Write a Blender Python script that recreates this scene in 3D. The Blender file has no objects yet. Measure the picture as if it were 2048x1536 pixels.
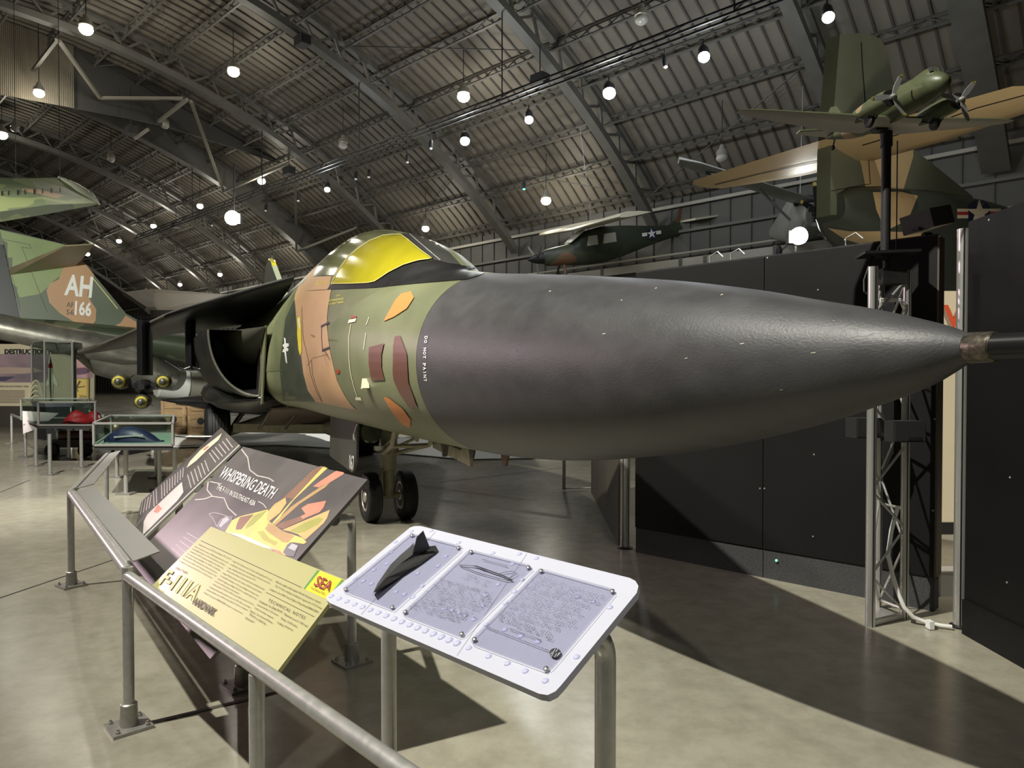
import bpy, bmesh, math, random
from mathutils import Vector, Matrix
from mathutils.bvhtree import BVHTree
from mathutils.geometry import delaunay_2d_cdt

random.seed(7)
SC = bpy.context.scene
COL = SC.collection
PI = math.pi
V3 = Vector

# ------------------------------------------------------------------ camera
FPX = 1420.0                 # focal length in pixels of the 2048 x 1536 frame
PITCH = math.radians(1.0)    # looking slightly down
CX, CY = 1024.0, 787.0       # principal point (small vertical lens shift)
EYE = V3((0, 0, 1.6))
cam_d = bpy.data.cameras.new('camera')
cam = bpy.data.objects.new('camera', cam_d)
COL.objects.link(cam)
cam.location = EYE
cam.rotation_euler = (PI / 2 - PITCH, 0, 0)
cam_d.sensor_width = 36.0
cam_d.lens = FPX / 2048.0 * 36.0
cam_d.shift_y = (CY - 768.0) / 2048.0
cam_d.clip_start = 0.05
cam_d.clip_end = 400
SC.camera = cam

# ------------------------------------------------------------------ world and light
SC.view_settings.view_transform = 'Standard'
SC.view_settings.look = 'None'
SC.view_settings.gamma = 1.0
SC.view_settings.use_curve_mapping = False
SC.view_settings.exposure = 0.0
world = bpy.data.worlds.new('hangar_air')
SC.world = world
world.use_nodes = True
world.node_tree.nodes['Background'].inputs[0].default_value = (0.62, 0.60, 0.55, 1)
world.node_tree.nodes['Background'].inputs[1].default_value = 0.02


def spot(name, loc, target, energy, color=(1, 1, 1), angle=50, blend=0.3, size=0.15):
    l = bpy.data.lights.new(name, 'SPOT')
    l.energy = energy
    l.color = color
    l.spot_size = math.radians(angle)
    l.spot_blend = blend
    l.shadow_soft_size = size
    o = bpy.data.objects.new(name, l)
    COL.objects.link(o)
    o.location = loc
    o.rotation_euler = (V3(target) - V3(loc)).to_track_quat('-Z', 'Y').to_euler()
    return o


# unseen spots without fixtures: key, sign and pink ones inferred, others set to brighten
spot('exhibit_or_fill_spot', (-6.3, 0.7, 12.4), (1.5, 4.2, 1.0), 11500, (1.0, 0.97, 0.86), 43, 0.85, 0.10)
spot('exhibit_or_fill_spot', (2.6, -4.6, 9.5), (-0.8, 2.8, 0.8), 1000, (1.0, 0.98, 0.92), 42, 0.7, 0.15)
spot('exhibit_or_fill_spot', (-9.0, 3.0, 12.5), (-2.8, 9.0, 2.0), 7500, (1.0, 0.97, 0.86), 50, 0.7, 0.2)  # strengthened to brighten the jet's side
spot('exhibit_or_fill_spot', (-9.0, 3.5, 3.4), (-12.8, 20.5, 3.9), 8500, (1.0, 1.0, 0.88), 38, 0.6, 0.2)  # added low in mid-air to brighten the fighter's fin
spot('exhibit_or_fill_spot', (-6.0, 4.0, 10.5), (-7.4, 12.0, 0.6), 9500, (1.0, 0.96, 0.9), 55, 0.7, 0.2)  # widened and strengthened to brighten the left floor and cases
spot('exhibit_or_fill_spot', (7.6, 7.5, 3.0), (8.2, 17.0, 7.6), 1500, (1.0, 0.91, 0.74), 105, 0.8, 0.3)  # placed behind the partition to brighten the transport tail
spot('exhibit_or_fill_spot', (-13.0, 11.0, 4.6), (-0.6, 4.3, 1.0), 1500, (1.0, 0.72, 0.80), 40, 0.8, 0.45)
spot('exhibit_or_fill_spot', (6.5, 4.5, 6.5), (4.7, 7.2, 1.0), 1100, (1.0, 0.9, 0.74), 55, 0.6, 0.2)  # added to brighten the cream board in the gap
spot('exhibit_or_fill_spot', (13.0, 5.5, 11.0), (7.9, 16.6, 8.2), 1800, (1.0, 0.97, 0.88), 34, 0.7, 0.2)  # added fill reaching the transport fin from above
spot('exhibit_or_fill_spot', (-15.6, 15.5, 1.7), (-16.5, 24.5, 1.9), 750, (1.0, 0.95, 0.88), 60, 0.6, 0.2)  # added near the floor to light the poster board
spot('exhibit_or_fill_spot', (-4.0, 19.0, 13.0), (-5.5, 19.0, 0.0), 8000, (1.0, 0.98, 0.92), 50, 0.8, 0.2)  # added over the white floor platform to brighten it


# ------------------------------------------------------------------ pixel helpers
def ray(u, v):
    x = (u - CX) / FPX
    y = -(v - CY) / FPX
    c, s = math.cos(PITCH), math.sin(PITCH)
    return V3((x, c + y * s, -s + y * c))


def at_y(u, v, Y):
    d = ray(u, v)
    return EYE + d * (Y / d.y)


def at_z(u, v, z):
    d = ray(u, v)
    return EYE + d * ((z - EYE.z) / d.z)


def ground(u, v):
    return at_z(u, v, 0.0)


def on_plane(u, v, p, n):
    d = ray(u, v)
    return EYE + d * ((V3(p) - EYE).dot(n) / d.dot(n))


# ------------------------------------------------------------------ materials
MATS = {}


def mat(name, col, rough=0.5, metal=0.0, noise=None, bump=None, emit=0.0, coat=0.0, spec=None, alpha=None, col2=None, stretch=None):
    if name in MATS:
        return MATS[name]
    m = bpy.data.materials.new(name)
    m.use_nodes = True
    nt = m.node_tree
    b = nt.nodes['Principled BSDF']
    c4 = (col[0], col[1], col[2], 1)
    b.inputs['Base Color'].default_value = c4
    b.inputs['Roughness'].default_value = rough
    b.inputs['Metallic'].default_value = metal
    if spec is not None:
        b.inputs['Specular IOR Level'].default_value = spec
    if coat:
        b.inputs['Coat Weight'].default_value = coat
        b.inputs['Coat Roughness'].default_value = 0.12
    if emit:
        b.inputs['Emission Color'].default_value = c4
        b.inputs['Emission Strength'].default_value = emit
    if noise or bump:
        tc = nt.nodes.new('ShaderNodeTexCoord')
        mp = nt.nodes.new('ShaderNodeMapping')
        nt.links.new(tc.outputs['Object'], mp.inputs['Vector'])
        if stretch:
            mp.inputs['Scale'].default_value = stretch
    if noise:
        n = nt.nodes.new('ShaderNodeTexNoise')
        n.inputs['Scale'].default_value = noise[0]
        n.inputs['Detail'].default_value = 6
        nt.links.new(mp.outputs['Vector'], n.inputs['Vector'])
        r = nt.nodes.new('ShaderNodeValToRGB')
        r.color_ramp.elements[0].position = 0.3
        r.color_ramp.elements[1].position = 0.72
        k = noise[1]
        c2 = col2 or tuple(max(0, x * (1 - k)) for x in col)
        r.color_ramp.elements[0].color = (c2[0], c2[1], c2[2], 1)
        r.color_ramp.elements[1].color = tuple(min(1, x * (1 + k * 0.5)) for x in col) + (1,)
        nt.links.new(n.outputs['Fac'], r.inputs['Fac'])
        nt.links.new(r.outputs['Color'], b.inputs['Base Color'])
        mr = nt.nodes.new('ShaderNodeMapRange')
        mr.inputs['To Min'].default_value = max(0.02, rough - 0.08)
        mr.inputs['To Max'].default_value = min(1, rough + 0.08)
        nt.links.new(n.outputs['Fac'], mr.inputs['Value'])
        nt.links.new(mr.outputs['Result'], b.inputs['Roughness'])
    if bump:
        n2 = nt.nodes.new('ShaderNodeTexNoise')
        n2.inputs['Scale'].default_value = bump[0]
        n2.inputs['Detail'].default_value = 8
        nt.links.new(mp.outputs['Vector'], n2.inputs['Vector'])
        bp = nt.nodes.new('ShaderNodeBump')
        bp.inputs['Strength'].default_value = bump[1]
        bp.inputs['Distance'].default_value = bump[2] if len(bump) > 2 else 0.01
        nt.links.new(n2.outputs['Fac'], bp.inputs['Height'])
        nt.links.new(bp.outputs['Normal'], b.inputs['Normal'])
    if alpha is not None:
        b.inputs['Alpha'].default_value = alpha
    MATS[name] = m
    return m


def camo(name, cols, scale=0.5, rough=0.5, offset=(0, 0, 0), coat=0.0):
    """hard-edged blotches of paint in the thing's own coordinates"""
    if name in MATS:
        return MATS[name]
    m = mat(name, cols[0], rough, coat=coat)
    nt = m.node_tree
    b = nt.nodes['Principled BSDF']
    tc = nt.nodes.new('ShaderNodeTexCoord')
    mp = nt.nodes.new('ShaderNodeMapping')
    mp.inputs['Location'].default_value = offset
    nt.links.new(tc.outputs['Object'], mp.inputs['Vector'])
    n = nt.nodes.new('ShaderNodeTexNoise')
    n.inputs['Scale'].default_value = scale
    n.inputs['Detail'].default_value = 1.5
    nt.links.new(mp.outputs['Vector'], n.inputs['Vector'])
    r = nt.nodes.new('ShaderNodeValToRGB')
    r.color_ramp.interpolation = 'CONSTANT'
    els = r.color_ramp.elements
    ks = [0.0, 0.47, 0.56, 0.64]
    while len(els) < len(cols):
        els.new(0.9)
    for i, c in enumerate(cols):
        els[i].position = ks[i]
        els[i].color = (c[0], c[1], c[2], 1)
    nt.links.new(n.outputs['Fac'], r.inputs['Fac'])
    nt.links.new(r.outputs['Color'], b.inputs['Base Color'])
    return m


def glass(name, tint=(0.9, 0.95, 0.93), mix=0.88, rough=0.02):
    if name in MATS:
        return MATS[name]
    m = bpy.data.materials.new(name)
    m.use_nodes = True
    nt = m.node_tree
    nt.nodes.clear()
    o = nt.nodes.new('ShaderNodeOutputMaterial')
    t = nt.nodes.new('ShaderNodeBsdfTransparent')
    t.inputs['Color'].default_value = (*tint, 1)
    g = nt.nodes.new('ShaderNodeBsdfGlossy')
    g.inputs['Roughness'].default_value = rough
    mx = nt.nodes.new('ShaderNodeMixShader')
    mx.inputs[0].default_value = 1 - mix
    nt.links.new(t.outputs[0], mx.inputs[1])
    nt.links.new(g.outputs[0], mx.inputs[2])
    nt.links.new(mx.outputs[0], o.inputs['Surface'])
    MATS[name] = m
    return m


# ------------------------------------------------------------------ mesh builder
PM = {}      # object -> world matrix of Empties / parents


def basis(d, up=(0, 0, 1)):
    d = V3(d).normalized()
    up = V3(up)
    if abs(d.dot(up)) > 0.98:
        up = V3((1, 0, 0))
    s = d.cross(up).normalized()
    u = s.cross(d).normalized()
    return d, s, u


class MB:
    def __init__(self):
        self.v = []
        self.f = []

    def add(self, verts, faces):
        b = len(self.v)
        self.v += [V3(p) for p in verts]
        self.f += [tuple(b + i for i in f) for f in faces]
        return self

    def box(self, c, s, rz=0.0, M=None):
        c = V3(c)
        hx, hy, hz = s[0] / 2, s[1] / 2, s[2] / 2
        R = M if M is not None else Matrix.Rotation(rz, 3, 'Z')
        pts = [c + R @ V3((x * hx, y * hy, z * hz)) for z in (-1, 1) for y in (-1, 1) for x in (-1, 1)]
        return self.add(pts, [(0, 2, 3, 1), (4, 5, 7, 6), (0, 1, 5, 4), (2, 6, 7, 3), (0, 4, 6, 2), (1, 3, 7, 5)])

    def beam(self, p0, p1, w, h, up=(0, 0, 1)):
        p0, p1 = V3(p0), V3(p1)
        d, s, u = basis(p1 - p0, up)
        pts = []
        for p in (p0, p1):
            for a, b in ((-1, -1), (1, -1), (1, 1), (-1, 1)):
                pts.append(p + s * (a * w / 2) + u * (b * h / 2))
        return self.add(pts, [(0, 1, 2, 3), (7, 6, 5, 4), (0, 4, 5, 1), (1, 5, 6, 2), (2, 6, 7, 3), (3, 7, 4, 0)])

    def tube(self, pts, r, seg=10, caps=True):
        pts = [V3(p) for p in pts]
        n = len(pts)
        rs = r if isinstance(r, (list, tuple)) else [r] * n
        rings = []
        up = None
        for i, p in enumerate(pts):
            if i == 0:
                d = pts[1] - p
            elif i == n - 1:
                d = p - pts[i - 1]
            else:
                d = (pts[i + 1] - p).normalized() + (p - pts[i - 1]).normalized()
            d.normalize()
            if up is None:
                _, s, u = basis(d)
            else:
                s = d.cross(up)
                if s.length < 1e-5:
                    _, s, u = basis(d)
                s.normalize()
                u = s.cross(d).normalized()
            up = u
            rings.append([p + (s * math.cos(a) + u * math.sin(a)) * rs[i] for a in [2 * PI * k / seg for k in range(seg)]])
        return self.loft(rings, caps)

    def loft(self, rings, caps=True, closed=True):
        b = len(self.v)
        m = len(rings[0])
        for r in rings:
            self.v += [V3(p) for p in r]
        for i in range(len(rings) - 1):
            for k in range(m if closed else m - 1):
                k2 = (k + 1) % m
                self.f.append((b + i * m + k, b + i * m + k2, b + (i + 1) * m + k2, b + (i + 1) * m + k))
        if caps:
            self.f.append(tuple(b + k for k in reversed(range(m))))
            e = b + (len(rings) - 1) * m
            self.f.append(tuple(e + k for k in range(m)))
        return self

    def lathe(self, prof, o, d, seg=20, caps=True):
        """prof: list of (distance along d, radius)"""
        o = V3(o)
        d, s, u = basis(d)
        rings = [[o + d * t + (s * math.cos(a) + u * math.sin(a)) * max(r, 1e-4) for a in [2 * PI * k / seg for k in range(seg)]] for t, r in prof]
        return self.loft(rings, caps)

    def sphere(self, c, r, seg=14, rings=8, sc=(1, 1, 1)):
        c = V3(c)
        rr = []
        for i in range(rings + 1):
            t = PI * i / rings
            q = max(math.sin(t), 1e-3)
            rr.append([c + V3((math.cos(2 * PI * k / seg) * q * r * sc[0], math.sin(2 * PI * k / seg) * q * r * sc[1], -math.cos(t) * r * sc[2])) for k in range(seg)])
        return self.loft(rr, True)

    def prism(self, poly, ext):
        """closed polygon extruded by the vector ext"""
        ext = V3(ext)
        n = len(poly)
        a = [V3(p) for p in poly]
        b = [p + ext for p in a]
        fs = [tuple(range(n)), tuple(reversed(range(n, 2 * n)))]
        fs += [(i, (i + 1) % n + 0, (i + 1) % n + n, i + n)[::-1] for i in range(n)]
        return self.add(a + b, fs)

    def grid(self, rows):
        b = len(self.v)
        m = len(rows[0])
        for r in rows:
            self.v += [V3(p) for p in r]
        for i in range(len(rows) - 1):
            for k in range(m - 1):
                self.f.append((b + i * m + k, b + i * m + k + 1, b + (i + 1) * m + k + 1, b + (i + 1) * m + k))
        return self

    def mesh(self, name, smooth=None):
        me = bpy.data.meshes.new(name)
        me.from_pydata([tuple(p) for p in self.v], [], self.f)
        bm = bmesh.new()
        bm.from_mesh(me)
        bmesh.ops.recalc_face_normals(bm, faces=bm.faces)
        bm.to_mesh(me)
        bm.free()
        if smooth is not None:
            for p in me.polygons:
                p.use_smooth = True
            me.set_sharp_from_angle(angle=math.radians(smooth))
        return me

    def build(self, name, m, parent=None, smooth=None, world=False):
        if world and parent is not None and parent in PM:
            inv = PM[parent].inverted()
            self.v = [inv @ p for p in self.v]
        me = self.mesh(name, smooth)
        if m is not None:
            me.materials.append(m)
        o = bpy.data.objects.new(name, me)
        COL.objects.link(o)
        if parent is not None:
            o.parent = parent
            PM[o] = PM.get(parent, Matrix())
        return o


def thing(name, label, cat, loc=(0, 0, 0), rz=0.0, group=None):
    o = bpy.data.objects.new(name, None)
    COL.objects.link(o)
    o.empty_display_size = 0.2
    o.location = loc
    o.rotation_euler = (0, 0, rz)
    o['label'] = label
    o['category'] = cat
    if group:
        o['group'] = group
    PM[o] = Matrix.Translation(V3(loc)) @ Matrix.Rotation(rz, 4, 'Z')
    return o


def tag(o, label, cat, group=None):
    o['label'] = label
    o['category'] = cat
    if group:
        o['group'] = group
    return o


def struct(o):
    o['kind'] = 'structure'
    return o


def share(src, name, parent, M=None):
    """another object with the same mesh"""
    o = bpy.data.objects.new(name, src.data)
    COL.objects.link(o)
    if parent is not None:
        o.parent = parent
        PM[o] = PM.get(parent, Matrix())
    if M is not None:
        o.matrix_local = M
    return o


def bvh_of(objs):
    vs, fs = [], []
    for o in objs:
        W = PM.get(o.parent, Matrix()) if o.parent else Matrix()
        b = len(vs)
        vs += [W @ v.co for v in o.data.vertices]
        fs += [tuple(b + i for i in p.vertices) for p in o.data.polygons]
    return BVHTree.FromPolygons(vs, fs)


def hit(bvh, u, v, off):
    d = ray(u, v).normalized()
    loc, nor, idx, dist = bvh.ray_cast(EYE, d)
    if loc is None:
        return None
    if nor.dot(d) > 0:
        nor = -nor
    return loc + nor * off


def tri_fill(poly, step):
    """points and triangles filling a 2-D polygon"""
    pts = []
    n = len(poly)
    for i in range(n):
        a, b = V3((*poly[i], 0)), V3((*poly[(i + 1) % n], 0))
        k = max(1, int((b - a).length / step))
        for j in range(k):
            q = a + (b - a) * (j / k)
            pts.append((q.x, q.y))
    m = len(pts)
    edges = [(i, (i + 1) % m) for i in range(m)]
    xs = [p[0] for p in pts]
    ys = [p[1] for p in pts]
    x = min(xs) + step * 0.5
    inner = []
    while x < max(xs):
        y = min(ys) + step * 0.5
        while y < max(ys):
            c = False
            j = m - 1
            for i in range(m):
                if (pts[i][1] > y) != (pts[j][1] > y) and x < (pts[j][0] - pts[i][0]) * (y - pts[i][1]) / (pts[j][1] - pts[i][1]) + pts[i][0]:
                    c = not c
                j = i
            if c:
                inner.append((x, y))
            y += step
        x += step
    vs, es, fs, _, _, _ = delaunay_2d_cdt([Vector(p) for p in pts + inner], edges, [], 1, 1e-4)
    return [(p.x, p.y) for p in vs], [tuple(f) for f in fs]


def proj_poly(bvh, poly, name, m, parent, off=0.004, step=6.0, max_edge=0.6):
    """a paint mark or pane: pixel outline laid on the surface it belongs to"""
    pts, fs = tri_fill(poly, step)
    P = [hit(bvh, u, v, off) for u, v in pts]
    mb = MB()
    ok = {}
    for i, p in enumerate(P):
        if p is not None:
            ok[i] = len(mb.v)
            mb.v.append(p)
    for f in fs:
        if all(i in ok for i in f):
            q = [mb.v[ok[i]] for i in f]
            if max((q[0] - q[1]).length, (q[1] - q[2]).length, (q[2] - q[0]).length) < max_edge:
                mb.f.append(tuple(ok[i] for i in f))
    if not mb.f:
        return None
    return mb.build(name, m, parent, smooth=40, world=True)


def proj_line(bvh, pts, w, name, m, parent, off=0.005):
    """a narrow painted stripe along a pixel polyline"""
    path = []
    for i in range(len(pts) - 1):
        a, b = V3((*pts[i], 0)), V3((*pts[i + 1], 0))
        k = max(1, int((b - a).length / 6.0))
        path += [a + (b - a) * (j / k) for j in range(k)]
    path.append(V3((*pts[-1], 0)))
    mb = MB()
    prev = None
    for i, p in enumerate(path):
        d = (path[min(len(path) - 1, i + 1)] - path[max(0, i - 1)]).normalized()
        nx, ny = -d.y * w / 2, d.x * w / 2
        l, r = hit(bvh, p.x + nx, p.y + ny, off), hit(bvh, p.x - nx, p.y - ny, off)
        cur = None
        if l is not None and r is not None:
            cur = len(mb.v)
            mb.v += [l, r]
            if prev is not None and (mb.v[prev] - l).length < 0.6:
                mb.f.append((prev, prev + 1, cur + 1, cur))
        prev = cur
    if not mb.f:
        return None
    return mb.build(name, m, parent, smooth=40, world=True)


# ------------------------------------------------------------------ lettering
TEXT_CACHE = {}


def text_mesh(s, spacing=1.0, res=2, align='LEFT', bold=0.0):
    key = (s, spacing, res, align, bold)
    if key in TEXT_CACHE:
        return TEXT_CACHE[key]
    cu = bpy.data.curves.new('lettering', 'FONT')
    cu.body = s
    cu.size = 1.0
    cu.space_character = spacing
    cu.resolution_u = res
    cu.align_x = align
    cu.offset = bold
    cu.fill_mode = 'FRONT'
    o = bpy.data.objects.new('lettering', cu)
    COL.objects.link(o)
    bpy.context.view_layer.update()
    dg = bpy.context.evaluated_depsgraph_get()
    me = bpy.data.meshes.new_from_object(o.evaluated_get(dg))
    vs = [(v.co.x, v.co.y) for v in me.vertices]
    fs = [tuple(p.vertices) for p in me.polygons]
    bpy.data.objects.remove(o)
    bpy.data.meshes.remove(me)
    TEXT_CACHE[key] = (vs, fs)
    return vs, fs


def text_fit(s, **k):
    vs, fs = text_mesh(s, **k)
    x0 = min(p[0] for p in vs)
    x1 = max(p[0] for p in vs)
    y0 = min(p[1] for p in vs)
    y1 = max(p[1] for p in vs)
    return [((p[0] - x0) / (x1 - x0), (p[1] - y0) / (y1 - y0)) for p in vs], fs


def text_on(s, o, ex, ey, name, m, parent, **k):
    """lettering with its box at o, spanned by the world vectors ex (whole width) and ey (whole height)"""
    vs, fs = text_fit(s, **k)
    mb = MB()
    o, ex, ey = V3(o), V3(ex), V3(ey)
    mb.add([o + ex * x + ey * y for x, y in vs], fs)
    return mb.build(name, m, parent, world=True)


def text_px(bvh, s, o, ex, ey, name, m, parent, off=0.006, **k):
    """lettering painted on a curved surface; box given in pixels"""
    vs, fs = text_fit(s, **k)
    mb = MB()
    P = [hit(bvh, o[0] + ex[0] * x + ey[0] * y, o[1] + ex[1] * x + ey[1] * y, off) for x, y in vs]
    if any(p is None for p in P):
        return None
    mb.add(P, fs)
    return mb.build(name, m, parent, world=True)


# paints and metals used in many places
M_STEEL = mat('satin_aluminium', (0.50, 0.50, 0.475), 0.36, 0.6, noise=(30, 0.12))
M_BASE = mat('cast_aluminium', (0.38, 0.37, 0.34), 0.45, 0.7, noise=(40, 0.15))
M_BLACK = mat('matt_black_paint', (0.012, 0.012, 0.013), 0.55, noise=(20, 0.2))
M_RUBBER = mat('black_rubber', (0.012, 0.012, 0.012), 0.6, noise=(30, 0.2))
M_WHITE = mat('white_paint', (0.8, 0.8, 0.78), 0.45)
M_DARKSTEEL = mat('dark_steel', (0.05, 0.05, 0.05), 0.45, 0.6, noise=(15, 0.2))
M_GLASS = glass('clear_acrylic')
M_RED = mat('insignia_red', (0.35, 0.03, 0.03), 0.5)
M_BLUE = mat('insignia_blue', (0.01, 0.015, 0.05), 0.5)

# ================================================================== the hangar
HD = V3((-0.728, 0.686, 0)).normalized()      # along the hangar
HN = V3((HD.y, -HD.x, 0))                     # towards the right-hand side wall
HRZ = math.atan2(HD.y, HD.x)
HM = Matrix.Rotation(HRZ, 4, 'Z')
NC, ZC = 8.0, -17.7                           # arch centre line
R_CH, R_TOP, R_DECK = 37.0, 38.2, 38.45
NW = 33.2                                     # side wall


def arc(n, R):
    return ZC + math.sqrt(R * R - (n - NC) ** 2)


def hs(p):
    return V3(p).dot(HD)


def hn(p):
    return V3(p).dot(HN)


def hw(s, n, z):
    return HD * s + HN * n + V3((0, 0, z))


def hplace(o):
    o.rotation_euler = (0, 0, HRZ)
    PM[o] = HM
    return o


def on_s(u, v, s):
    return on_plane(u, v, HD * s, HD)


def on_roof(u, v, R):
    """where a line of sight meets the arch surface of radius R"""
    d = ray(u, v)
    a0, b0 = hn(EYE) - NC, EYE.z - ZC
    a1, b1 = hn(d), d.z
    A = a1 * a1 + b1 * b1
    B = 2 * (a0 * a1 + b0 * b1)
    C = a0 * a0 + b0 * b0 - R * R
    t = (-B + math.sqrt(max(0, B * B - 4 * A * C))) / (2 * A)
    return EYE + d * t


M_FLOOR = mat('polished_concrete', (0.36, 0.34, 0.265), 0.22, noise=(0.55, 0.22), bump=(2.5, 0.03, 0.02), col2=(0.28, 0.265, 0.21))
_nt = M_FLOOR.node_tree
_b = _nt.nodes['Principled BSDF']
_n = _nt.nodes.new('ShaderNodeTexNoise')
_n.inputs['Scale'].default_value = 6.0
_n.inputs['Detail'].default_value = 9
_n.inputs['Roughness'].default_value = 0.7
_tc = _nt.nodes.new('ShaderNodeTexCoord')
_nt.links.new(_tc.outputs['Object'], _n.inputs['Vector'])
_mx = _nt.nodes.new('ShaderNodeMix')
_mx.data_type = 'RGBA'
_mx.blend_type = 'MULTIPLY'
_mx.inputs[0].default_value = 0.55
_old = _b.inputs['Base Color'].links[0].from_socket
_rp = _nt.nodes.new('ShaderNodeValToRGB')
_rp.color_ramp.elements[0].position = 0.35
_rp.color_ramp.elements[0].color = (0.62, 0.6, 0.56, 1)
_rp.color_ramp.elements[1].position = 0.6
_rp.color_ramp.elements[1].color = (1, 1, 1, 1)
_nt.links.new(_n.outputs['Fac'], _rp.inputs['Fac'])
_nt.links.new(_old, _mx.inputs[6])
_nt.links.new(_rp.outputs['Color'], _mx.inputs[7])
_nt.links.new(_mx.outputs[2], _b.inputs['Base Color'])

M_DECK = mat('roof_deck', (0.20, 0.178, 0.145), 0.6, noise=(0.5, 0.18))
M_RIB = mat('roof_rib_steel', (0.085, 0.077, 0.065), 0.55)
M_TRUSS = mat('truss_steel', (0.115, 0.112, 0.098), 0.5, noise=(1.5, 0.15))
M_WALLM = mat('side_wall_cladding', (0.10, 0.097, 0.087), 0.6, noise=(0.4, 0.2))

mb = MB()
mb.add([hw(-30, -40, 0), hw(-30, NW, 0), hw(150, NW, 0), hw(150, -40, 0)], [(0, 1, 2, 3)])
floor = struct(mb.build('floor', M_FLOOR))
M_JOINT = mat('floor_joint_filler', (0.06, 0.055, 0.045), 0.7)
# sawn joints in the slab: lines seen in the photograph, laid on the ground
JOINTS = [((0, 1196), (250, 1112)), ((300, 1446), (560, 1384)), ((480, 1068), (700, 1010)),
          ((20, 905), (330, 868)), ((880, 965), (1130, 935)), ((60, 960), (0, 985))]
for (a, b) in JOINTS:
    p, q = ground(*a), ground(*b)
    p.z = q.z = 0.0015
    MB().beam(p, q, 0.014 if a != (300, 1446) else 0.03, 0.003).build('floor_joint', M_JOINT, floor)

# roof deck (ceiling) with seams
nn = [-24 + (NW + 0.4 + 24) * i / 34 for i in range(35)]
mb = MB()
mb.grid([[V3((s, -n, arc(n, R_DECK))) for n in nn] for s in (-30, 20, 60, 100, 150)])
ceiling = struct(hplace(mb.build('ceiling', M_DECK, smooth=60)))
mb = MB()
n2 = [-6 + (NW + 6) * i / 22 for i in range(23)]
s = -12.0
while s < 125:
    w, h = 0.045, 0.07
    rows = []
    for n in n2:
        z1, z0 = arc(n, R_DECK - 0.002), arc(n, R_DECK - h)
        rows.append([V3((s - w, -n, z1)), V3((s - w, -n, z0)), V3((s + w, -n, z0)), V3((s + w, -n, z1))])
    mb.grid(rows)
    s += 0.62
o = mb.build('deck_rib', M_RIB, ceiling)
o['kind'] = 'stuff'


def purlin_mesh(L):
    m = MB()
    m.beam((0, 0, 0.0), (L, 0, 0.0), 0.11, 0.07)
    m.beam((0, 0, -0.55), (L, 0, -0.55), 0.10, 0.07)
    k = 14
    for i in range(k):
        x0, x1 = L * i / k, L * (i + 1) / k
        a, b = (0, -0.55) if i % 2 else (-0.55, 0)
        m.beam((x0, 0, a), (x1, 0, b), 0.035, 0.035)
    return m


S_ARCH = [5.3] + [10.4 + 10.2 * k for k in range(12)]
BAYS = [0.2 + 10.2 * k for k in range(12)]
proto = None
ang0 = math.asin((NW - 0.6 - NC) / R_DECK)
PUR = []
k = 0
while True:
    a = ang0 - k * 2.35 / R_DECK
    n = NC + R_DECK * math.sin(a)
    if n < -5:
        break
    PUR.append(a)
    k += 1
for s0 in BAYS:
    for a in PUR:
        n = NC + (R_DECK - 0.12) * math.sin(a)
        z = ZC + (R_DECK - 0.12) * math.cos(a)
        M = Matrix.Translation((s0, -n, z)) @ Matrix.Rotation(a, 4, 'X')
        if proto is None:
            proto = purlin_mesh(10.2).build('purlin', M_TRUSS, ceiling)
            proto.matrix_local = M
        else:
            share(proto, 'purlin', ceiling, M)

# cross bracing between purlins (thin rods seen against the deck)
rod = None
for bi, s0 in enumerate(BAYS[1:8]):
    for j in range(0, len(PUR) - 2, 4):
        a, b = PUR[j], PUR[j + 2]
        for fl in (0, 1):
            p = V3((s0 + (0.4 if fl else 9.8), -(NC + (R_DECK - 0.5) * math.sin(a)), ZC + (R_DECK - 0.5) * math.cos(a)))
            q = V3((s0 + (9.8 if fl else 0.4), -(NC + (R_DECK - 0.5) * math.sin(b)), ZC + (R_DECK - 0.5) * math.cos(b)))
            if fl == bi % 2:
                MB().beam(p, q, 0.04, 0.04).build('brace_rod', M_TRUSS, ceiling)

# arched trusses: two chords, web members between them
chord = None
wide = None
webs = []
na = [-10 + (NW - 0.3 + 10) * i / 40 for i in range(41)]


def chord_mesh(w_bot):
    m = MB()
    for R, w, h in ((R_CH, w_bot, 0.34), (R_TOP, 0.34, 0.2)):
        rows = []
        for n in na:
            z0, z1 = arc(n, R), arc(n, R + h)
            rows.append([V3((-w / 2, -n, z0)), V3((w / 2, -n, z0)), V3((w / 2, -n, z1)), V3((-w / 2, -n, z1))])
        m.loft(rows, True)
    return m


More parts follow.
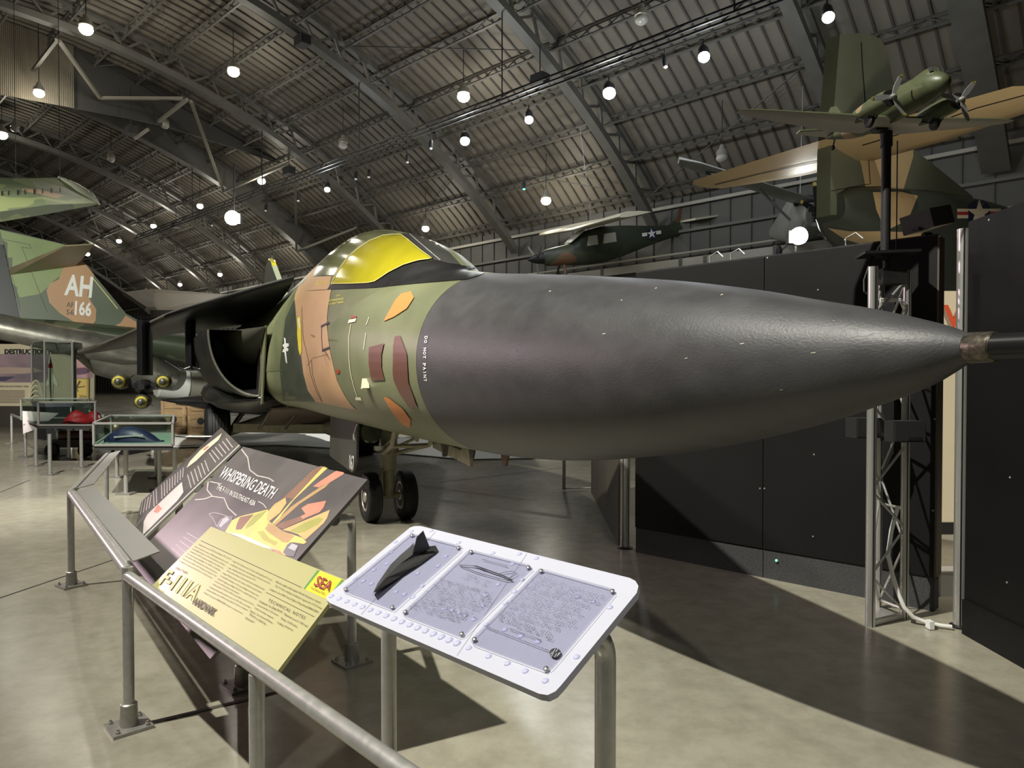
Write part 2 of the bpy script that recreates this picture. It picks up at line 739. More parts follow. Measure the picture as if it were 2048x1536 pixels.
for i, s in enumerate(S_ARCH):
    M = Matrix.Translation((s, 0, 0))
    if i == 0:
        t = chord_mesh(0.95).build('arch_truss', M_TRUSS, ceiling, smooth=30)
        t.matrix_local = M
    elif i == 5:
        m = MB()
        m.loft([[V3((-.3, -n, arc(n, R_CH - .1))), V3((.3, -n, arc(n, R_CH - .1))), V3((.3, -n, arc(n, R_CH + .02))), V3((.14, -n, arc(n, R_CH + .02))), V3((.14, -n, arc(n, R_TOP))), V3((.3, -n, arc(n, R_TOP))), V3((.3, -n, arc(n, R_TOP + .1))), V3((-.3, -n, arc(n, R_TOP + .1))), V3((-.3, -n, arc(n, R_TOP))), V3((-.14, -n, arc(n, R_TOP))), V3((-.14, -n, arc(n, R_CH + .02))), V3((-.3, -n, arc(n, R_CH + .02)))] for n in na], True)
        t = m.build('arch_girder', M_TRUSS, ceiling, smooth=30)
        t.matrix_local = M
    elif chord is None:
        t = chord = chord_mesh(0.5).build('arch_truss', M_TRUSS, ceiling, smooth=30)
        t.matrix_local = M
    else:
        t = share(chord, 'arch_truss', ceiling, M)
    PM[t] = HM @ M
    if i in (1, 2, 3, 4):
        if not webs:
            m = 20
            for j in range(m * 2):
                a0 = ang0 - (j / (2 * m)) * 0.95
                a1 = ang0 - ((j + 1) / (2 * m)) * 0.95
                ra, rb = (R_CH + 0.3, R_TOP + 0.05) if j % 2 else (R_TOP + 0.05, R_CH + 0.3)
                p = V3((0, -(NC + ra * math.sin(a0)), ZC + ra * math.cos(a0)))
                q = V3((0, -(NC + rb * math.sin(a1)), ZC + rb * math.cos(a1)))
                webs.append(MB().beam(p, q, 0.11, 0.11).build('web_member', M_TRUSS, t))
        else:
            for w in webs:
                share(w, 'web_member', t)
    elif i > 5:
        if i == 6:
            m = MB()
            for w in webs:
                b = len(m.v)
                m.v += [v.co.copy() for v in w.data.vertices]
                m.f += [tuple(b + q for q in p.vertices) for p in w.data.polygons]
            wj = m.build('web', M_TRUSS, t)
        else:
            share(wj, 'web', t)

# sway braces hanging between two of the arches
M_BRACE = mat('brace_steel', (0.24, 0.225, 0.185), 0.5)
for a, sa, b, sb in (((113, 80), 41, (66, 141), 44.5), ((118, 82), 41, (200, 196), 45), ((200, 196), 45, (366, 197), 41.6), ((374, 199), 41, (318, 243), 45),
                     ((382, 203), 41, (446, 380), 50.5), ((446, 384), 50.5, (575, 328), 41.6), ((590, 345), 41, (593, 500), 50.5), ((597, 502), 50.5, (715, 455), 44),
                     ((297, 258), 45, (268, 278), 45.2)):
    MB().beam(on_s(*a, sa), on_s(*b, sb), 0.16, 0.16).build('sway_brace', M_BRACE, ceiling, world=True)

# hung bulkhead between two arches: dark sheet with a lit corrugated end
M_BULK = mat('bulkhead_sheet', (0.055, 0.052, 0.047), 0.6)
M_CORR = mat('galvanised_corrugated', (0.34, 0.31, 0.25), 0.4, 0.5)
bulk = thing('roof_bulkhead', 'dark sheet metal bulkhead hung below the roof with corrugated left end', 'bulkhead', hw(45.6, 10, 17))
bot = [(-160, 170), (0, 190), (147, 217)]
bot2 = [(147, 217), (250, 235), (330, 252), (480, 300), (560, 322)]


def sheet(px, s, th):
    lo = [on_s(u, v, s) for u, v in px]
    hi = [hw(s, hn(p), arc(hn(p), R_DECK - 0.1)) for p in lo]
    return lo, hi


lo, hi = sheet(bot2, 45.6, 0.1)
MB().prism(lo + hi[::-1], HD * 0.1).build('bulkhead_sheet', M_BULK, bulk, world=True)
lo, hi = sheet(bot, 45.55, 0.1)
m = MB()
nA, nB = hn(lo[0]), hn(lo[-1])
K = 150
rows = [[], []]
for i in range(K + 1):
    n = nA + (nB - nA) * i / K
    f = i / K
    zb = None
    for a, b in ((lo[0], lo[1]), (lo[1], lo[2])):
        if hn(a) - 1e-6 <= n <= hn(b) + 1e-6:
            zb = a.z + (b.z - a.z) * (n - hn(a)) / (hn(b) - hn(a))
    so = 45.45 + (0.05 if i % 2 else 0)
    rows[0].append(hw(so, n, zb))
    rows[1].append(hw(so, n, arc(n, R_DECK - 0.1)))
m.grid(rows)
m.build('corrugated_sheet', M_CORR, bulk, world=True)

# side and end walls
mb = MB()
mb.add([V3((-30, -NW, 0)), V3((150, -NW, 0)), V3((150, -NW, arc(NW, R_DECK))), V3((-30, -NW, arc(NW, R_DECK)))], [(0, 1, 2, 3)])
wall_right = struct(hplace(mb.build('wall_right', M_WALLM)))
m = MB()
s = -10.0
while s < 120:
    m.beam((s, -NW + 0.03, 0), (s, -NW + 0.03, arc(NW, R_DECK)), 0.06, 0.06, up=(1, 0, 0))
    s += 1.1
o = m.build('cladding_rib', mat('cladding_rib', (0.065, 0.063, 0.057), 0.6), wall_right)
o['kind'] = 'stuff'
M_GIRT = mat('girt_paint', (0.42, 0.40, 0.34), 0.5)
for z, h, y in ((7.75, 0.42, 0.22), (10.75, 0.16, 0.2), (9.4, 0.14, 0.12), (6.2, 0.14, 0.12)):
    MB().beam((-10, -NW + y, z), (120, -NW + y, z), 0.12, h).build('girt', M_GIRT if z in (7.75, 10.75) else M_TRUSS, wall_right)
MB().tube([(-10, -NW + 0.42, 8.2), (120, -NW + 0.42, 8.2)], 0.06, 8).build('pipe', M_GIRT, wall_right)
for s in (14.0, 17.6, 19.0, 24.0, 28.0):
    MB().beam((s, -NW + 0.2, 0), (s, -NW + 0.2, 8.0), 0.2, 0.2, up=(1, 0, 0)).build('wall_stud', M_TRUSS, wall_right)
mb = MB()
pts = [hw(150, -40, 0), hw(150, NW, 0)] + [hw(150, n, arc(n, R_DECK)) for n in nn[::-1]]
mb.add(pts, [tuple(range(len(pts)))])
struct(mb.build('wall_far', M_WALLM))


# ================================================================== ceiling lamps
M_LAMP = mat('lamp_glow_warm', (1.0, 0.95, 0.80), 0.4, emit=12.0)
M_LAMPB = mat('lamp_glow_cool', (0.86, 0.93, 1.0), 0.4, emit=14.0)
M_HOUS = mat('lamp_housing', (0.45, 0.43, 0.38), 0.4, 0.5)
M_OFF = mat('lamp_glass_off', (0.42, 0.40, 0.35), 0.25)
M_GREENL = mat('lamp_glow_green', (0.10, 0.85, 0.62), 0.4, emit=3.0)


def point(loc, energy, color, radius=0.3):
    l = bpy.data.lights.new('lamp_light', 'POINT')
    l.energy = energy
    l.color = color
    l.shadow_soft_size = radius
    return l


def high_bay(u, v, label, lit=True, energy=900, big=1.0, group='high bay lamps under the arched roof', cool=False, R=36.3, z=None):
    p = on_roof(u, v, R) if 'bulkhead sheet' not in label else on_s(u, v, 44.2)
    t = thing('high_bay_lamp', label, 'lamp', p, group=group)
    n = hn(p)
    top = arc(min(n, NW - 0.2), R_DECK) - 0.1 - p.z
    r = 0.27 * big
    MB().lathe([(0.02, r * 0.5), (0.02 + 0.1 * big, r), (0.3 * big, r * 0.85), (0.42 * big, r * 0.45), (0.55 * big, r * 0.35), (0.6 * big, 0.02)], (0, 0, 0), (0, 0, 1), 14).build('reflector', M_HOUS, t, smooth=40)
    MB().sphere((0, 0, -0.02), r * 0.98, 12, 8, (1, 1, 0.8)).build('lens', (M_LAMPB if cool else M_LAMP) if lit else M_OFF, t, smooth=60)
    if top > 0.7:
        MB().tube([(0, 0, 0.58 * big), (0, 0, top)], 0.02, 6).build('hanging_rod', M_DARKSTEEL, t)
    if lit:
        l = point(p, energy, (0.92, 0.96, 1.0) if cool else (1.0, 0.94, 0.80))
        lo = bpy.data.objects.new('lamp_light', l)
        COL.objects.link(lo)
        lo.parent = t
        lo.location = (0, 0, -0.62 * big)
    return t


HB = [
    (172, 58, 'bright lamp highest at the upper left, below the first left arch', 1.2),
    (467, 143, 'bright lamp between the two left arches near the picture top', 1.15),
    (78, 186, 'lamp glowing against the corrugated bulkhead sheet', 1.0),
    (4, 270, 'lamp cut by the left picture edge below the bulkhead', 1.3),
    (400, 412, 'lamp directly left of the large flaring floodlight', 0.9),
    (307, 452, 'small lamp above and left of the cockpit, over a hanging wire', 0.9),
    (238, 482, 'small lamp just right of the tail plane of the camouflaged fin', 0.9),
    (523, 362, 'lamp right above the flaring floodlight on the left', 1.0),
    (175, 508, 'lamp half hidden behind the tip of the camouflaged tail plane', 0.9),
    (545, 523, 'lamp beside the yellow striped fin tip behind the cockpit', 0.9),
    (440, 549, 'lamp low down above the black wing glove', 0.8),
    (360, 569, 'small low lamp second from the fin with white letters', 0.8),
    (292, 583, 'smallest low lamp nearest the fin with white letters', 0.7),
    (927, 193, 'bright warm lamp above the upright bracing in the middle of the roof', 1.15),
    (1092, 401, 'bright lamp above the high wing plane with white letters EO', 1.05),
    (851, 457, 'lamp just above and right of the yellow canopy', 0.9),
]
for u, v, lab, big in HB:
    high_bay(u, v, lab, True, 250, big)
OFF = [
    (1283, 38, 'unlit bell lamp at the top of the picture, right of the middle'),
    (686, 290, 'unlit bell lamp over the cockpit, left of the track'),
    (330, 250, 'unlit bell lamp beside the sway braces'),
    (222, 318, 'unlit bell lamp over the left wing tip'),
    (1444, 315, 'unlit bell lamp over the grey plane wing on the right'),
    (30, 257, 'unlit bell lamp beside the lamp at the left edge'),
]
for u, v, lab in OFF:
    high_bay(u, v, lab, False, 0, 1.0, 'unlit high bay lamps')

# lighting track with spotlights
M_TRACK = mat('track_black', (0.03, 0.03, 0.032), 0.5)
TZ = 12.9


def trk(u, v):
    return at_z(u, v, TZ)


ta, tb = trk(455, 428), trk(1010, 213)
nT = (hn(trk(760, 312)) + hn(trk(1010, 213)) + hn(trk(1350, 82))) / 3
tr = thing('lighting_track', 'long dark lighting track running up to the right under the arches', 'track', hw(30, nT, TZ))
for dn, dz in ((-0.18, 0.0), (0.18, 0.0), (0.0, 0.3)):
    MB().beam(hw(2, nT + dn, TZ + 0.25 + dz), hw(62, nT + dn, TZ + 0.25 + dz), 0.07, 0.07).build('rail', M_TRACK, tr, world=True)
for i in range(30):
    s = 4 + i * 2.0
    MB().beam(hw(s, nT, TZ + 0.56), hw(s + 1.0, nT + (0.18 if i % 2 else -0.18), TZ + 0.25), 0.035, 0.035).build('lattice', M_TRACK, tr, world=True)
for i, s in enumerate((10.4, 20.6, 30.8, 41.0, 51.2)):
    MB().tube([hw(s, nT, TZ + 0.3), hw(s, nT, arc(nT, R_CH))], 0.03, 6).build('hanger_rod', M_DARKSTEEL, tr, world=True)

SP = [
    (1407, 106, 'cool white spotlight on the track, second from the upper right corner', 1.2, True),
    (1218, 179, 'largest cool white spotlight on the track above the grey plane', 1.5, True),
    (1058, 233, 'cool white spotlight on the track between two larger ones', 1.1, True),
    (930, 276, 'cool white spotlight on the track below the warm middle lamp', 1.35, True),
    (655, 374, 'cool white spotlight on the track over the canopy, furthest left lit', 1.0, True),
    (1655, 26, 'bright spotlight nearest the upper right corner above the green fin', 1.1, True),
    (815, 318, 'small half lit spotlight head on the track above the canopy', 0.7, None),
    (738, 348, 'small dark spotlight head on the track left of the half lit one', 0.7, None),
    (712, 352, 'small dark double spotlight head on the track, leftmost of the dark ones', 0.7, None),
    (597, 396, 'small spotlight hanging on a rod below the track, beside the brace', 0.7, None),
    (862, 290, 'pair head of pale spotlights on the track beside the arch', 0.7, None),
    (1330, 125, 'pale twin spotlight head on the track right of the largest one', 0.7, None),
    (1048, 372, 'small green glowing lamp under the roof above the small plane', 0.7, 'g'),
    (532, 416, 'small spotlight hanging right of the flaring floodlight', 0.7, None),
    (425, 446, 'small spotlight head hanging left of the flaring floodlight', 0.7, None),
]
for u, v, lab, big, lit in SP:
    p = at_z(u, v, TZ - 0.25) if lit != 'g' else on_roof(u, v, 36.4)
    t = thing('spotlight', lab, 'spotlight', p, group='spotlights on the roof')
    r = 0.16 * big
    MB().lathe([(-0.2, r * 0.8), (0.0, r), (0.16, r * 0.9), (0.3, r * 0.45)], (0, 0, 0), (0, 0.35, 1), 12).build('housing', M_TRACK, t, smooth=40)
    MB().sphere((0, -0.06, -0.16), r * (1.02 if lit is True else 0.75), 12, 8, (1, 1, 0.9)).build('lens', M_LAMPB if lit is True else (M_GREENL if lit == 'g' else mat('lamp_lens_pale', (0.75, 0.74, 0.7), 0.2, emit=0.35)), t, smooth=60)
    MB().tube([(0, 0.05, 0.2), (0, 0.05, 0.5)], 0.03, 6).build('bracket', M_TRACK, t)
    if lit is True:
        lo = bpy.data.objects.new('lamp_light', point(p, 260 * big, (0.9, 0.95, 1.0)))
        COL.objects.link(lo)
        lo.parent = t
        lo.location = (0, -0.1, -0.6)

# the two floodlights that flare in the picture
for u, v, lab, dpt, rr in ((465, 436, 'flaring floodlight, the brightest lamp on the left side', 30.0, 0.30), (1597, 472, 'flaring floodlight below the grey propeller plane behind the black partition', 20.0, 0.24)):
    p = at_y(u, v, dpt)
    t = thing('floodlight', lab, 'floodlight', p, group='flaring floodlights')
    MB().box((0, 0.22, 0), (rr * 1.9, 0.22, rr * 1.5)).build('housing', M_TRACK, t)
    MB().lathe([(0, rr), (0.1, rr * 1.0), (0.16, rr * 0.7)], (0, 0.02, 0), (0.1, -1, -0.05), 16).build('lens', mat('lamp_glow_flood', (1.0, 0.99, 0.9), 0.4, emit=30.0), t, smooth=40)
    MB().tube([(0, 0.2, -rr), (0, 0.2, -rr - 0.5)] if u > 1000 else [(0, 0.2, rr), (0, 0.2, rr + 2.0)], 0.03, 6).build('bracket', M_TRACK, t)
    lo = bpy.data.objects.new('lamp_light', point(p, 60, (1.0, 0.98, 0.9)))
    COL.objects.link(lo)
    lo.parent = t
    lo.location = (0, -0.9, 0.1)

# loudspeakers hung from arches, conduit
for u, v, s, lab in ((1080, 160, 20.2, 'black loudspeaker box hung from the arch near the middle'), (605, 82, 30.4, 'black loudspeaker box on the arch at the top, left of the middle'),
                     (578, 342, 40.6, 'black loudspeaker box hung left of the track over the cockpit'), (262, 262, 44.5, 'black box hung below the bulkhead beside the sway braces'), (352, 450, 60.0, 'small black box hung low between the left lamps')):
    p = on_s(u, v, s)
    t = thing('hung_loudspeaker', lab, 'loudspeaker', p, HRZ, group='loudspeakers hung from the arches')
    MB().box((0, 0, 0), (0.7, 0.5, 0.45)).build('cabinet', M_TRACK, t)
    MB().box((-0.36, 0, 0), (0.02, 0.42, 0.38)).build('grille', M_BLACK, t)
    z = arc(hn(p), R_CH) - p.z
    MB().tube([(0, 0, 0.2), (0, 0, max(0.4, z))], 0.025, 6).build('hanger_rod', M_DARKSTEEL, t)
p0, p1, p2_ = on_s(700, -5, 33.0), on_s(622, 50, 33.0), on_s(609, 72, 33.0)
cn = thing('conduit', 'pale twin conduit bending down beside the top arch', 'conduit', p1)
for dx in (0, 0.14):
    e = HD * dx
    MB().tube([p0 + e, p1 + e, p2_ + e], 0.035, 6).build('pipe', M_GIRT, cn, world=True)

# ================================================================== the swing-wing jet in the middle
TH = math.radians(25.0)
AFT = V3((-math.sin(TH), math.cos(TH), 0))
STB = V3((-AFT.y, AFT.x, 0))
JT = V3((1.38, 2.14, 0))
JRZ = math.atan2(AFT.y, AFT.x)
jet = thing('attack_jet', 'camouflaged swing wing attack jet with long black nose and yellow cockpit glass', 'aircraft', JT, JRZ)
PM[jet] = Matrix.Translation(JT) @ Matrix.Rotation(JRZ, 4, 'Z')


def jw(r, o, h):
    return JT + AFT * r + STB * o + V3((0, 0, h))


G_GREEN = (0.175, 0.185, 0.098)
G_DARK = (0.055, 0.07, 0.045)
G_TAN = (0.54, 0.335, 0.18)
M_JGREEN = mat('jet_olive_paint', G_GREEN, 0.38, noise=(1.6, 0.22), bump=(90, 0.03, 0.002), col2=(0.13, 0.145, 0.076))
M_JDARK = mat('jet_dark_green_paint', G_DARK, 0.4, noise=(2, 0.2))
M_JTAN = mat('jet_tan_paint', G_TAN, 0.45, noise=(2, 0.12))
M_JBLACK = mat('jet_black_paint', (0.011, 0.011, 0.012), 0.36, noise=(3, 0.25), bump=(60, 0.04, 0.002))
M_RAD = mat('radome_black_rubber', (0.056, 0.056, 0.059), 0.47, noise=(5, 0.25), bump=(75, 0.22, 0.005), stretch=(1.0, 1.6, 1.6))
# crazed surface of the radome: fine cracks on top of the grain
_nt = M_RAD.node_tree
_b = _nt.nodes['Principled BSDF']
_v = _nt.nodes.new('ShaderNodeTexVoronoi')
_v.feature = 'DISTANCE_TO_EDGE'
_v.inputs['Scale'].default_value = 13.0
_nz = _nt.nodes.new('ShaderNodeTexNoise')
_nz.inputs['Scale'].default_value = 6.0
_tc = _nt.nodes.new('ShaderNodeTexCoord')
_ad = _nt.nodes.new('ShaderNodeMixRGB')
_ad.blend_type = 'ADD'
_ad.inputs[0].default_value = 0.35
_nt.links.new(_tc.outputs['Object'], _nz.inputs['Vector'])
_nt.links.new(_tc.outputs['Object'], _ad.inputs[1])
_nt.links.new(_nz.outputs['Color'], _ad.inputs[2])
_nt.links.new(_ad.outputs[0], _v.inputs['Vector'])
_mr = _nt.nodes.new('ShaderNodeMapRange')
_mr.inputs['From Max'].default_value = 0.012
_nt.links.new(_v.outputs['Distance'], _mr.inputs['Value'])
_bp = _nt.nodes.new('ShaderNodeBump')
_bp.inputs['Strength'].default_value = 0.16
_bp.inputs['Distance'].default_value = 0.003
_ob = _b.inputs['Normal'].links[0].from_socket
_nt.links.new(_mr.outputs['Result'], _bp.inputs['Height'])
_nt.links.new(_ob, _bp.inputs['Normal'])
_nt.links.new(_bp.outputs['Normal'], _b.inputs['Normal'])


def interp(tab, x):
    """smooth interpolation through table rows (x, values...)"""
    if x <= tab[0][0]:
        return tab[0][1:]
    if x >= tab[-1][0]:
        return tab[-1][1:]
    for i in range(len(tab) - 1):
        if tab[i][0] <= x <= tab[i + 1][0]:
            x0, x1 = tab[i][0], tab[i + 1][0]
            t = (x - x0) / (x1 - x0)
            out = []
            for k in range(1, len(tab[0])):
                y0, y1 = tab[i][k], tab[i + 1][k]
                m0 = (y1 - tab[i - 1][k]) / (x1 - tab[i - 1][0]) if i > 0 else (y1 - y0) / (x1 - x0)
                m1 = (tab[i + 2][k] - y0) / (tab[i + 2][0] - x0) if i + 2 < len(tab) else (y1 - y0) / (x1 - x0)
                h = x1 - x0
                out.append((2 * t ** 3 - 3 * t ** 2 + 1) * y0 + (t ** 3 - 2 * t ** 2 + t) * h * m0 + (-2 * t ** 3 + 3 * t ** 2) * y1 + (t ** 3 - t ** 2) * h * m1)
            return out


def sring(x, w, zt, zb, zc, nu=2.0, nl=2.0, seg=56):
    r = []
    for k in range(seg):
        a = 2 * PI * k / seg
        c, s = math.cos(a), math.sin(a)
        n = nu if s > 0 else nl
        y = w * math.copysign(abs(c) ** (2 / n), c)
        z = zc + (zt - zc if s > 0 else zc - zb) * math.copysign(abs(s) ** (2 / n), s)
        r.append(V3((x, y, z)))
    return r


# r, half width, top, bottom, centre, upper exponent, lower exponent
FUS = [(0.0, .042, 1.742, 1.658, 1.70, 2, 2), (.06, .072, 1.768, 1.622, 1.696, 2, 2), (.142, .108, 1.795, 1.579, 1.687, 2, 2), (.323, .166, 1.846, 1.514, 1.68, 2, 2),
       (.531, .224, 1.895, 1.447, 1.671, 2, 2), (.913, .318, 1.985, 1.349, 1.667, 2, 2), (1.41, .415, 2.083, 1.248, 1.668, 2, 2), (2.19, .53, 2.21, 1.138, 1.68, 2, 2),
       (2.85, .595, 2.31, 1.085, 1.705, 2, 2), (3.5, .64, 2.405, 1.065, 1.735, 2.05, 2.05), (4.25, .70, 2.53, 1.06, 1.75, 2.1, 2.15), (5.0, .77, 2.62, 1.07, 1.76, 2.2, 2.3),
       (6.0, .835, 2.68, 1.09, 1.78, 2.3, 2.5), (7.0, .885, 2.72, 1.11, 1.80, 2.3, 2.7), (8.0, .92, 2.85, 1.13, 1.82, 2.3, 2.8), (9.0, .945, 3.0, 1.15, 1.84, 2.3, 2.8),
       (10.0, .98, 3.05, 1.15, 1.86, 2.3, 2.8), (11.5, 1.05, 3.05, 1.15, 1.9, 2.3, 2.8), (14.0, 1.3, 3.05, 1.25, 1.95, 2.3, 2.8), (18.0, 1.45, 2.95, 1.45, 2.1, 2.3, 2.6), (20.5, 1.2, 2.7, 1.7, 2.2, 2.2, 2.2)]


def fus_rings(r0, r1, n, seg=56):
    rings = []
    for i in range(n + 1):
        x = r0 + (r1 - r0) * i / n
        w, zt, zb, zc, nu, nl = interp(FUS, x)
        rings.append(sring(x, w, zt, zb, zc, nu, nl, seg))
    return rings


SEAM = 3.5
rr = []
for x in [0.0, .03, .06, .1, .142, .2, .26, .323, .4, .46, .531] + [.6 + (SEAM - .6) * i / 36 for i in range(37)]:
    w, zt, zb, zc, nu, nl = interp(FUS, x)
    rr.append(sring(x, w, zt, zb, zc, nu, nl, 72))
radome = MB().loft(rr, True).build('radome', M_RAD, jet, smooth=50)
radome['label'] = 'long black crazed nose radome'
fus = MB().loft(fus_rings(SEAM + 0.006, 20.5, 90, 72), True).build('fuselage', M_JGREEN, jet, smooth=50)
M_PROBE = mat('probe_black_gloss', (0.02, 0.02, 0.021), 0.22, 0.3)
pr = MB().lathe([(-1.25, 0.02), (-1.2, 0.034), (-0.06, 0.039), (-0.055, 0.043), (0.02, 0.045)], (0, 0, 1.70), (1, 0, 0), 24).build('pitot_probe', M_PROBE, jet, smooth=40)
M_TARN = mat('tarnished_collar', (0.16, 0.14, 0.11), 0.35, 0.8, noise=(60, 0.6), bump=(70, 0.3, 0.004))
MB().lathe([(-0.075, 0.0405), (-0.07, 0.0455), (0.0, 0.047), (0.005, 0.044)], (0, 0, 1.70), (1, 0, 0), 24).build('probe_collar', M_TARN, pr, smooth=40)

# canopy body above the nose: r, half width, top
CAN = [(4.15, .42, 2.49), (4.6, .56, 2.73), (5.0, .66, 2.885), (5.8, .79, 3.13), (6.8, .87, 3.36), (7.5, .90, 3.41), (8.5, .935, 3.385), (9.5, .965, 3.33), (11.0, 1.02, 3.27), (14.0, 1.1, 3.2), (18, 0.6, 3.1)]
rings = []
for i in range(71):
    x = 4.15 + (16 - 4.15) * (i / 70) ** 1.4
    w, zt = interp(CAN, x)
    rings.append(sring(x, w, zt, 1.6, 1.75, 2.05, 2.0, 56))
canopy = MB().loft(rings, True).build('canopy', M_JGREEN, jet, smooth=50)

JB = bvh_of([radome, fus, canopy])


def z8(x, y):
    return (540 + x / 5.12, 560 + y / 5.12)


def zc_(x, y):
    return (600 + x / 5.69, 445 + y / 5.69)


M_YEL = mat('yellow_cockpit_film', (0.47, 0.41, 0.018), 0.16, noise=(2.2, 0.16), coat=0.6)
M_YEDGE = mat('pale_yellow_sealant', (0.70, 0.62, 0.20), 0.4)
M_GPANE = mat('green_tinted_glass', (0.22, 0.24, 0.10), 0.12, coat=1.0)
M_WIND = mat('dark_windscreen_glass', (0.06, 0.06, 0.058), 0.10, coat=1.0)
M_ORANGE = mat('orange_patch_paint', (0.60, 0.22, 0.055), 0.5)
M_MAROON = mat('maroon_patch_paint', (0.12, 0.05, 0.035), 0.36)
M_CREAM = mat('cream_stencil', (0.75, 0.7, 0.5), 0.5)

TANPX = [z8(350, -80), z8(300, 60), z8(262, 140), z8(255, 190), z8(265, 310), z8(275, 420), z8(287, 540), z8(300, 660), z8(325, 790), z8(345, 960), z8(390, 1130), z8(470, 1245), z8(890, 1332), z8(830, 1270),
         z8(760, 1170), z8(690, 1030), z8(650, 870), z8(615, 720), z8(600, 600), z8(587, 500), z8(585, 400), z8(600, 260), z8(630, 100), z8(600, 90), zc_(345, 700), zc_(360, 610), zc_(160, 620),
         zc_(250, 430), zc_(300, 350), zc_(230, 380), zc_(120, 470), zc_(60, 560)]
tanp = proj_poly(JB, TANPX, 'tan_camouflage_band', M_JTAN, jet, 0.004, 7)
DK = [z8(160, 400), z8(240, 215), z8(262, 200), z8(275, 420), z8(287, 540), z8(300, 660), z8(325, 790), z8(345, 960), z8(390, 1130), z8(470, 1245), z8(130, 1240), z8(100, 900), z8(130, 640)]
proj_poly(JB, DK, 'dark_green_camouflage', M_JDARK, jet, 0.003, 7)
GLARE = [zc_(310, 768), zc_(348, 712), zc_(780, 700), zc_(860, 682), zc_(1020, 580), zc_(1180, 500), zc_(1350, 450), zc_(1520, 430), zc_(1690, 470), zc_(1830, 490), zc_(2040, 520), zc_(2150, 528), zc_(2110, 575), zc_(2010, 620), zc_(1900, 652), zc_(1300, 700), zc_(850, 744)]
proj_poly(JB, GLARE, 'anti_glare_panel', M_JBLACK, jet, 0.005, 7)
WS = [zc_(1165, 152), zc_(1100, 130), zc_(1230, 128), zc_(1400, 165), zc_(1560, 245), zc_(1700, 345), zc_(1830, 488), zc_(1690, 468), zc_(1520, 428), zc_(1380, 330), zc_(1260, 230)]
wsp = proj_poly(JB, WS, 'windscreen', M_WIND, jet, 0.006, 6)
YP = [zc_(365, 700), zc_(440, 560), zc_(560, 400), zc_(690, 290), zc_(800, 220), zc_(950, 160), zc_(1050, 146), zc_(1150, 148), zc_(1260, 230), zc_(1380, 330), zc_(1505, 420), zc_(1350, 440), zc_(1180, 490), zc_(1020, 570), zc_(860, 675), zc_(780, 690), zc_(600, 698)]
yp = proj_poly(JB, YP, 'side_window', M_YEL, jet, 0.010, 6)
if yp:
    yp['label'] = 'side window covered with bright yellow film'
proj_line(JB, YP + [YP[0]], 1.3, 'window_seal', M_YEDGE, jet, 0.014)
GP = [zc_(160, 608), zc_(200, 520), zc_(280, 380), zc_(400, 270), zc_(520, 195), zc_(640, 145), zc_(800, 105), zc_(930, 98), zc_(1060, 105), zc_(1120, 138), zc_(950, 150), zc_(800, 205), zc_(690, 262), zc_(560, 370), zc_(440, 520), zc_(390, 600)]
proj_poly(JB, GP, 'rear_window', M_GPANE, jet, 0.008, 6)
proj_line(JB, [zc_(370, 690), zc_(430, 560), zc_(560, 385), zc_(690, 275), zc_(800, 212), zc_(950, 155), zc_(1150, 143)], 2.4, 'canopy_frame', mat('canopy_frame_paint', (0.30, 0.30, 0.17), 0.4), jet, 0.012)
proj_line(JB, [zc_(1165, 150), zc_(1260, 225), zc_(1380, 325), zc_(1510, 420)], 3.5, 'windscreen_frame', M_JBLACK, jet, 0.012)
proj_line(JB, [zc_(1245, 140), zc_(1420, 290), zc_(1600, 440)], 1.6, 'windscreen_frame', mat('frame_grey', (0.30, 0.30, 0.28), 0.4), jet, 0.012)

for nm, m, P in (('orange_patch', M_ORANGE, [(1170, 425), (1290, 210), (1350, 145), (1450, 122), (1480, 185), (1410, 295), (1270, 385)]),
                 ('orange_patch', M_ORANGE, [(1170, 1195), (1215, 1200), (1360, 1310), (1447, 1425), (1437, 1510), (1360, 1470), (1290, 1390), (1220, 1290)]),
                 ('maroon_patch', M_MAROON, [(1020, 690), (1175, 650), (1150, 760), (1150, 900), (1182, 1020), (1045, 1032), (1018, 850)]),
                 ('maroon_patch', M_MAROON, [(1285, 580), (1340, 572), (1410, 760), (1425, 1040), (1515, 1300), (1430, 1295), (1330, 1150), (1275, 1030), (1265, 950), (1270, 680)]),
                 ('stencil_label', M_CREAM, [(805, 445), (815, 412), (890, 395), (882, 428)]),
                 ('stencil_label', mat('faded_red', (0.3, 0.06, 0.05), 0.5), [(830, 395), (840, 365), (892, 372), (885, 390)]),
                 ('stencil_label', M_CREAM, [(880, 1200), (935, 1197), (942, 1228), (885, 1225)]),
                 ('red_light', mat('red_lens', (0.45, 0.05, 0.02), 0.3), [(682, 920), (715, 915), (718, 955), (690, 957)])):
    proj_poly(JB, [z8(*p) for p in P], nm, m, jet, 0.008, 4)
proj_line(JB, [z8(835, 450), z8(812, 600), z8(815, 800), z8(830, 950), z8(870, 1110), z8(900, 1200)], 0.9, 'panel_line', M_CREAM, jet, 0.007)
proj_line(JB, [z8(1020, 385), z8(990, 465)], 0.9, 'panel_line', M_CREAM, jet, 0.007)
proj_line(JB, [z8(988, 545), z8(965, 715)], 0.9, 'panel_line', M_CREAM, jet, 0.007)
M_PLINE = mat('panel_gap', (0.10, 0.07, 0.04), 0.6)
for L in ([(400, 110), (590, 100)], [(430, 820), (440, 960), (480, 1100), (540, 1240)], [(330, 280), (345, 600), (395, 800), (420, 960), (470, 1120), (530, 1240)], [(385, 880), (440, 800), (600, 760)]):
    proj_line(JB, [z8(*p) for p in L], 0.6, 'panel_line', M_PLINE, jet, 0.008)
